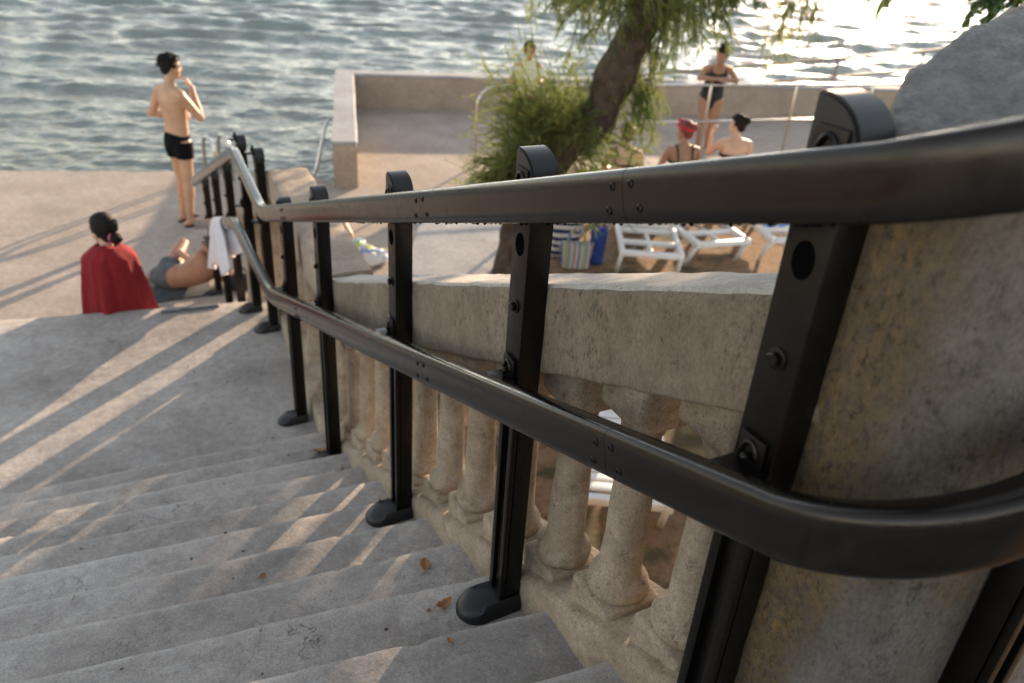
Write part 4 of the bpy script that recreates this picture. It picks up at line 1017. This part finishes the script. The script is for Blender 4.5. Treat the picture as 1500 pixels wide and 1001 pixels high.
HR = RZ(90) @ RX(75); HC = V((-1.24, .49, .14)); head_mesh(mb, HC, HR); o = mb.build('body', M_skin_a, r); remesh(o, .0075); hair_cap(r, HC, HR, M_hair, 1.0, .1, seed=20)
mb = MB(); torso(mb, [(V((-.42, .585, .12)), .165, .106), (V((-.52, .575, .12)), .168, .11), (V((-.62, .555, .12)), .15, .104)], side=(0, 1, 0)); o = mb.build('swim_trunks', M_navy, r); remesh(o, .008)

# ------------------------------------------------------------------ white towel on the lower rail
def hung_towel():
    mb = MB(); vs = []; fs = []; nu, nv = 44, 40
    ypos = 6.35
    for j in range(nv+1):
        v = j/nv
        for i in range(nu+1):
            u = i/nu-.5
            # drape parameter: front fall is long, back fall short, over the rail in the middle
            s_ = (v-.42)*.66
            y = ypos*K+u*(.50+1.5*abs(s_)); rr = .027
            zt = wz(lerp3(L2, LE, max(5.43, y/K))[2])+.046
            fold = .020*math.sin(u*21+3*v)*min(1, abs(s_)/.12)+.012*math.sin(u*37+1.2)*min(1, abs(s_)/.1)
            if abs(s_) < .04: a = s_/.04*math.pi/2; x = rr*math.sin(a); z = zt-rr*(1-math.cos(a))*1.2
            else:
                x = math.copysign(rr, s_)+math.copysign(.04*(abs(s_)-.04), s_); z = zt-rr*1.2-(abs(s_)-.04)
                z += .035*math.sin(u*9+1)*(abs(s_)/.3)
            vs.append((.7265*K+x*(-1.0 if s_ > 0 else -1.0)-(fold if s_ > 0 else -fold), y, z))
    for j in range(nv):
        for i in range(nu): fs.append((j*(nu+1)+i, j*(nu+1)+i+1, (j+1)*(nu+1)+i+1, (j+1)*(nu+1)+i))
    mb.add(vs, fs); o = mb.build('towel', M_towel); md = o.modifiers.new('t', 'SOLIDIFY'); md.thickness = .007; md.offset = 0
    tag(o, 'white towel hung over the lower handrail near its far bend', 'towel')
hung_towel()

# ------------------------------------------------------------------ loungers, bags, towels
def make_lounger():
    r = empty('sun_lounger', (0, 0, 0)); W_, L_ = .66, 1.9
    for sx in (-1, 1):
        mb = MB(); mb.box((sx*(W_/2-.03), L_/2, .31), (.055, L_, .075), bev=.014); mb.build('side_rail', M_white, r)
    for y, t in ((.03, .07), (.34, .05), (.70, .06), (L_-.03, .06)):
        mb = MB(); mb.box((0, y, .312), (W_-.112, t, .055), bev=.012); mb.build('cross_bar', M_white, r)
    mb = MB(); mb.box((0, .36, .300), (.045, .66, .035), bev=.008); mb.build('centre_bar', M_white, r)
    for sx in (-1, 1):
        for y, dy in ((.06, .16), (L_-.06, -.16)):
            mb = MB(); mb.tube([(sx*(W_/2-.03), y, .28), (sx*(W_/2-.02), y+dy*.5, .14), (sx*(W_/2-.015), y+dy, .0)], [.036, .03, .026], 8, side=(0, 1, 0), depth=[.024, .021, .02], caps='flat'); mb.build('leg', M_white, r)
    for k in range(13):
        y = .775+.085*k
        if y < L_-.07: mb = MB(); mb.box((0, y, .345), (W_-.115, .066, .018), bev=.005); mb.build('slat', M_white, r)
    # raised back
    a = math.radians(52); h = V((0, .72, .345)); u = V((0, -math.cos(a), math.sin(a)))
    b = None
    mb = MB(); rot = Matrix.Rotation(-a, 3, 'X')
    for sx in (-1, 1): mb.box(h+u*.34+V((sx*(W_/2-.075), 0, 0)), (.045, .68, .03), rot, bev=.008)
    mb.box(h+u*.68, (W_-.105, .05, .032), rot, bev=.01); b = mb.build('back_frame', M_white, r)
    for k in range(8):
        mb = MB(); mb.box(h+u*(.04+.08*k), (W_-.2, .060, .016), rot, bev=.004); mb.build('back_slat', M_white, b)
    return r
LG = 'white plastic loungers behind the balustrade'
protoL = make_lounger()
spots = [(4.74, 5.84, 30, 'white slatted lounger beside the blue bag, its open frame toward the balustrade'),
         (5.70, 5.86, 9, 'white slatted lounger with a pale pink towel hung on its frame'),
         (6.58, 5.66, 20, 'white slatted lounger spread with a blue and white towel, nearest the black post'),
         (3.26, 4.40, 211, 'white slatted lounger on the grass seen between the balusters'),
         (4.24, 4.22, 211, 'white lounger glimpsed under the chipped coping, right of the one between the balusters')]
for i, (x, y, a, lab) in enumerate(spots):
    o = protoL if i == 0 else copy_tree(protoL)
    o.location = (x, y, 0); o.rotation_euler = (0, 0, -math.radians(a)); tag(o, lab, 'sun lounger', LG)
def cloth(name, w_, l_, loc, rz, mat, label, sag=.03, seed=0, tilt=0):
    mb = MB(); n = 30; vs = []; fs = []
    for i in range(n+1):
        for j in range(n+1):
            u, v = i/n-.5, j/n-.5; p = V((u*w_, v*l_, 0)); z = sag*(noise.noise(V((u*5+seed, v*5, 0)))+.5*noise.noise(V((u*12, v*12+seed, 2))))
            e = max(0, abs(v)-.36)/.14; z -= .14*e*e
            vs.append((p.x*(1-.06*noise.noise(V((v*4, seed, 0)))), p.y, z))
    for i in range(n):
        for j in range(n): fs.append((i*(n+1)+j, i*(n+1)+j+1, (i+1)*(n+1)+j+1, (i+1)*(n+1)+j))
    mb.add(vs, fs); o = mb.build(name, mat); md = o.modifiers.new('t', 'SOLIDIFY'); md.thickness = .01
    o.location = loc; o.rotation_euler = (tilt, 0, rz); tag(o, label, 'towel'); return o
cloth('towel', .34, .62, (5.92, 6.45, .40), math.radians(70), M_pinkt, 'pale pink towel draped on the frame of the second lounger', seed=3)
cloth('towel', .55, 1.1, (6.92, 6.50, .40), math.radians(-20), M_bluew, 'blue and white towel crumpled on the lounger nearest the black post', .06, 7)
def bag(name, loc, rz, size, mat, label, handles=True, seed=0):
    mb = MB(); w_, d_, h_ = size; n = 28; vs = []; fs = []; rows = 14
    for j in range(rows+1):
        u = j/rows
        for k in range(n):
            a = 2*math.pi*k/n; ca, sa = math.cos(a), math.sin(a); e = .5
            x = w_/2*math.copysign(abs(ca)**e, ca)*(.86+.22*u); y = d_/2*math.copysign(abs(sa)**e, sa)*(1.05-.45*u**2)
            q = 1+.10*noise.noise(V((ca*2+seed, sa*2, u*3))); vs.append((x*q, y*q, h_*u+.03*noise.noise(V((ca*2, seed, sa)))*u))
    for j in range(rows):
        for k in range(n): fs.append((j*n+k, j*n+(k+1) % n, (j+1)*n+(k+1) % n, (j+1)*n+k))
    fs += [tuple(range(n)), tuple(rows*n+k for k in range(n))]
    mb.add(vs, fs); o = mb.build(name, mat); o.location = loc; o.rotation_euler = (0, 0, rz); tag(o, label, 'bag')
    if handles:
        for s in (-1, 1):
            mb = MB(); mb.tube([(w_*.28*math.cos(a), s*d_*.2, h_-.02+.17*math.sin(a)) for a in np.linspace(0, math.pi, 12)], .010, 6); mb.build('handle', mat, o)
    return o
bag('beach_bag', (4.24, 6.48, .01), math.radians(-25), (.34, .18, .26), M_str_multi, 'beach bag with yellow, blue and white stripes standing by the tree', True, 2)
bag('beach_bag', (4.28, 6.80, .01), math.radians(-28), (.34, .18, .52), M_str_navy, 'navy and white striped beach bag behind the yellow striped one', False, 5)
bag('backpack', (4.52, 6.50, .01), math.radians(-30), (.17, .16, .38), M_blue, 'blue backpack between the striped bags and the first lounger', True, 9)
mb = MB(); lump(mb, (0, 0, .06), (.20, .13, .09), 3, None, .5); lump(mb, (-.06, .10, .13), (.11, .09, .10), 8, None, .5); lump(mb, (.12, -.04, .06), (.10, .08, .07), 12, None, .5); lump(mb, (-.02, .02, .11), (.13, .10, .07), 22, None, .6)
o = mb.build('towel_bundle', M_beachy); o.location = (2.20, 7.22, .01); tag(o, 'crumpled white, blue and yellow beach towel bundle at the lying person\'s feet', 'towel')

# ------------------------------------------------------------------ tamarisk tree
def needles(strands, per, ln, wd, spread):
    """strands: list of (N,3) polylines -> triangles"""
    Vs = []; 
    for st in strands:
        n = len(st); t = rng.random(per)**.8*(n-1); i = np.minimum(t.astype(int), n-2); f = (t-i)[:, None]
        p = st[i]*(1-f)+st[i+1]*f; d = st[i+1]-st[i]; d /= np.linalg.norm(d, axis=1, keepdims=True)+1e-9
        rd = rng.normal(size=(per, 3)); rd -= d*(rd*d).sum(1, keepdims=True); rd /= np.linalg.norm(rd, axis=1, keepdims=True)+1e-9
        dirn = d*math.cos(spread)+rd*math.sin(spread)*(.5+rng.random((per, 1))); L_ = ln*(.5+rng.random((per, 1)))
        sd2 = np.cross(dirn, rng.normal(size=(per, 3))); sd2 /= np.linalg.norm(sd2, axis=1, keepdims=True)+1e-9
        Vs.append(np.stack([p-sd2*wd, p+sd2*wd, p+dirn*L_], 1))
    v = np.concatenate(Vs).reshape(-1, 3); return v, np.arange(len(v)).reshape(-1, 3)
def tree():
    r = tag(empty('tamarisk_tree', (3.57, 6.5, 0)), 'crooked tamarisk tree with a leaning dark trunk and wispy yellow-green foliage', 'tree'); off = r.location
    tp = [(3.55, 6.52, -.15), (3.56, 6.52, .2), (3.60, 6.50, .55), (3.70, 6.45, 1.05), (3.93, 6.32, 1.38), (4.14, 6.22, 1.60), (4.21, 6.17, 1.90), (4.30, 6.12, 2.22), (4.42, 6.06, 2.5), (4.47, 6.05, 2.9), (4.6, 6.1, 3.6)]
    pts = [V(p) for p in tp]; fine = []
    for i in range(len(pts)-1):
        p0, p1, p2, p3 = pts[max(i-1, 0)], pts[i], pts[i+1], pts[min(i+2, len(pts)-1)]
        for k in range(6):
            t = k/6; fine.append(.5*((2*p1)+(p2-p0)*t+(2*p0-5*p1+4*p2-p3)*t*t+(3*p1-p0-3*p2+p3)*t**3))
    fine.append(pts[-1]); n = len(fine); rad = [.245-.07*min(1, i/14)+.018*math.sin(i*.7) if i < n*.75 else .15-.05*(i/n-.75)*4 for i in range(n)]
    rad = [q*(1.35 if i < 3 else 1) for i, q in enumerate(rad)]
    mb = MB(); mb.tube(fine, rad, 26)
    vs = []
    for p in mb.v: 
        p = V(p); vs.append(tuple(p+.022*V((noise.noise(p*7), noise.noise(p*7+V((9, 0, 0))), .3*noise.noise(p*5)))+.010*V((noise.noise(V((p.x*30, p.y*30, p.z*6))), noise.noise(V((p.x*30+5, p.y*30, p.z*6))), 0))))
    mb.v = vs
    limbs = [[(3.66, 6.46, .95), (3.60, 6.55, 1.2), (3.50, 6.62, 1.33), (3.42, 6.68, 1.40)], [(4.42, 6.06, 2.5), (4.1, 6.2, 2.9), (3.7, 6.3, 3.2)], [(4.42, 6.06, 2.56), (4.75, 5.92, 2.80), (5.1, 5.80, 2.92)], [(5.1, 5.80, 2.92), (5.5, 5.72, 2.96), (6.0, 5.66, 2.95)], [(4.5, 6.0, 2.9), (4.7, 5.6, 3.4), (5.0, 5.2, 3.6)], [(4.5, 6.1, 3.0), (4.4, 6.7, 3.5), (4.3, 7.2, 3.8)]]
    for l in limbs: mb.tube(l, [.07, .05, .03][:len(l)] if len(l) == 3 else [.06, .03, .015, .006], 8)
    wood = mb; st = []; sprig = []
    def strand(p, d, L_, droop, n=9):
        d = np.array(d, float); d /= np.linalg.norm(d); p = np.array(p, float); out = [p]
        for k in range(n-1):
            d = d+np.array([0, 0, -droop])+rng.normal(size=3)*.10; d /= np.linalg.norm(d); p = p+d*L_/(n-1); out.append(p)
        return np.array(out)
    arm = np.array([(4.42, 6.06, 2.56), (4.75, 5.92, 2.80), (5.1, 5.80, 2.92), (5.5, 5.72, 2.96), (6.0, 5.66, 2.95)])
    def along(u):
        u = u*3.999; i = int(u); return arm[i]+(arm[i+1]-arm[i])*(u-i)+rng.normal(size=3)*.03
    def plume(p, d, L_, droop, m, thin=1.0):
        main = strand(p, d, L_, droop, 11); st.append(main); sprig.append(main)
        for k in range(m):
            i = rng.integers(2, 10); dd = (main[min(i+1, 10)]-main[i])/np.linalg.norm(main[min(i+1, 10)]-main[i])+rng.normal(size=3)*.55
            st.append(strand(main[i], dd, L_*(.25+.25*rng.random()), droop*.7, 6))
    # bushy sprouts round the fork and along the lower trunk
    for i in range(95):
        u = rng.random(); b = np.array([3.66, 6.46, .95])*(1-u)+np.array([4.08, 6.24, 1.52])*u+rng.normal(size=3)*[.09, .09, .06]
        d = np.array([-.42+.62*rng.normal(), -.05+.40*rng.normal(), .48+.55*rng.random()])
        plume(b, d, .32+.42*rng.random(), .085, 13)
    for i in range(34):
        b = np.array([3.66, 6.46, .92+rng.random()*.25]); plume(b, [-.75+.3*rng.normal(), -.05+.3*rng.normal(), .15+.35*rng.random()], .35+.38*rng.random(), .07, 10)
    # right of the trunk, hanging
    for i in range(18):
        b = np.array([4.30, 6.12, 1.75+rng.random()*.4])+rng.normal(size=3)*.05; plume(b, [.42+.25*rng.normal(), -.2+.3*rng.normal(), .1], .28+.25*rng.random(), .20, 9)
    for i in range(22):
        b = np.array([3.95, 6.3, 1.15])+rng.normal(size=3)*.08; plume(b, [.6+.3*rng.normal(), -.3+.3*rng.normal(), -.1], .32+.3*rng.random(), .15, 9)
    for i in range(46):
        b = np.array([3.78, 6.40, 1.25])+rng.normal(size=3)*[.16, .10, .12]; plume(b, [-.36+.30*rng.normal(), .05*rng.normal(), .9], .60+.35*rng.random(), .055, 12)
    # upper canopy
    for i in range(150):
        c = np.array([4.32, 6.12, 2.84]); q = rng.normal(size=3); q /= np.linalg.norm(q); q *= rng.random()**.4
        b = c+q*[.74, .85, .40]
        plume(b, [.5*rng.normal()+.4*q[0], .5*rng.normal()+.4*q[1], .15], .30+.38*rng.random(), .17, 9)
    for i in range(70):     # crown carrying on to the right, well above the terrace
        b = along(rng.random()); plume(b, [.5*rng.normal(), .4*rng.normal(), .1], .22+.22*rng.random(), .2, 7)
    for i in range(44):     # long sparse wisps
        b = along([.24*rng.random(), .80+.20*rng.random()][i % 2]); plume(b, [.25*rng.normal(), .2*rng.normal(), -1], .4+.35*rng.random(), .2, 4)
    v, f = needles(st, 105, .024, .0021, .62)
    v -= np.array(off); me = npmesh('crown', v, f); o = link('crown', me, M_needle, r, smooth=False)
    for s_ in sprig: wood.tube([V(q) for q in s_[::2]], [.005]+[.003]*(len(s_[::2])-1), 4)
    o = wood.build('trunk', M_bark, r); o.location = -V(off)
tree()

# ------------------------------------------------------------------ broad-leaved tree on the right, one branch reaching into view
def leafy():
    r = tag(empty('broadleaf_tree', (7.0, 2.6, 0)), 'green broad-leaved tree reaching a leafy branch in over the stone end block', 'tree'); off = V(r.location)
    T = MB(); main = [V((4.95, 2.55, 3.75)), V((4.5, 2.5, 3.45)), V((4.02, 2.44, 3.2)), V((3.72, 2.5, 3.06))]
    T.tube([p-off for p in [V((7.0, 2.6, -.1)), V((6.95, 2.65, 1.2)), V((6.9, 2.9, 2.6)), V((6.9, 3.6, 3.7)), V((7.1, 4.8, 4.6)), V((7.2, 5.8, 5.4))]], [.24, .19, .16, .12, .07, .03], 14)
    T.tube([p-off for p in [V((6.9, 2.9, 2.6)), V((6.2, 2.75, 3.4)), V((5.5, 2.62, 3.8))]+main], [.09, .07, .045, .03, .02, .011, .004], 8)
    T.tube([p-off for p in [V((6.9, 3.6, 3.7)), V((6.6, 5.0, 4.2)), V((6.3, 6.2, 4.4))]], [.08, .05, .02], 8)
    T.tube([p-off for p in [V((6.9, 3.6, 3.7)), V((7.7, 4.9, 4.3)), V((8.0, 6.4, 4.5))]], [.08, .05, .02], 8)
    vs = []; fs = []
    def leafblade(p, ld, sdv, ll):
        up = sdv.cross(ld); n0 = len(vs)
        for u, wq in ((0, .02), (.22, .20), (.5, .27), (.78, .17), (1, .01)):
            vs.extend([p+ld*ll*u-sdv*ll*wq+up*.12*ll*wq, p+ld*ll*u-up*.03*ll*math.sin(u*3), p+ld*ll*u+sdv*ll*wq+up*.12*ll*wq])
        for q in range(4): fs.extend([(n0+q*3, n0+q*3+1, n0+q*3+4, n0+q*3+3), (n0+q*3+1, n0+q*3+2, n0+q*3+5, n0+q*3+4)])
    def twig(b, d, L_, n, size):
        e = b+d*L_+V((0, 0, -.2*L_)); T.tube([b-off, (b+d*L_*.55)-off, e-off], [.004, .003, .0015], 4)
        for j in range(n):
            p = b.lerp(e, .2+.8*random.random()); ld = (d+V((random.gauss(0, .7), random.gauss(0, .7), random.gauss(-.35, .5)))).normalized()
            leafblade(p-off, ld, ld.cross(V((random.gauss(0, .4), random.gauss(0, .4), 1))).normalized(), size*random.uniform(.7, 1.25))
    for i in range(60):
        t = random.random()**.6*2.95; k = min(int(t), 2); b = main[k].lerp(main[k+1], t-k)
        twig(b, V((random.gauss(-.3, .6), random.gauss(.1, .6), random.gauss(-.12, .35))).normalized(), random.uniform(.14, .30), 16, .052)
    for i in range(560):  # unseen crown, enlarged and placed to shade the steps and pier top
        q = V((random.gauss(0, 1), random.gauss(0, 1), random.gauss(0, 1))).normalized()*random.random()**.35
        b = V((7.2, 5.9, 4.5))+V((q.x*1.9, q.y*2.3, q.z*1.5)); twig(b, (q+V((random.gauss(0, .5), random.gauss(0, .5), 0))).normalized(), random.uniform(.25, .5), 24, .12)
    T.build('trunk', M_bark, r); L = MB(); L.v = [tuple(p) for p in vs]; L.f = fs; me = bpy.data.meshes.new('crown'); me.from_pydata(L.v, [], L.f); me.update(); link('crown', me, M_leaf, r)
leafy()
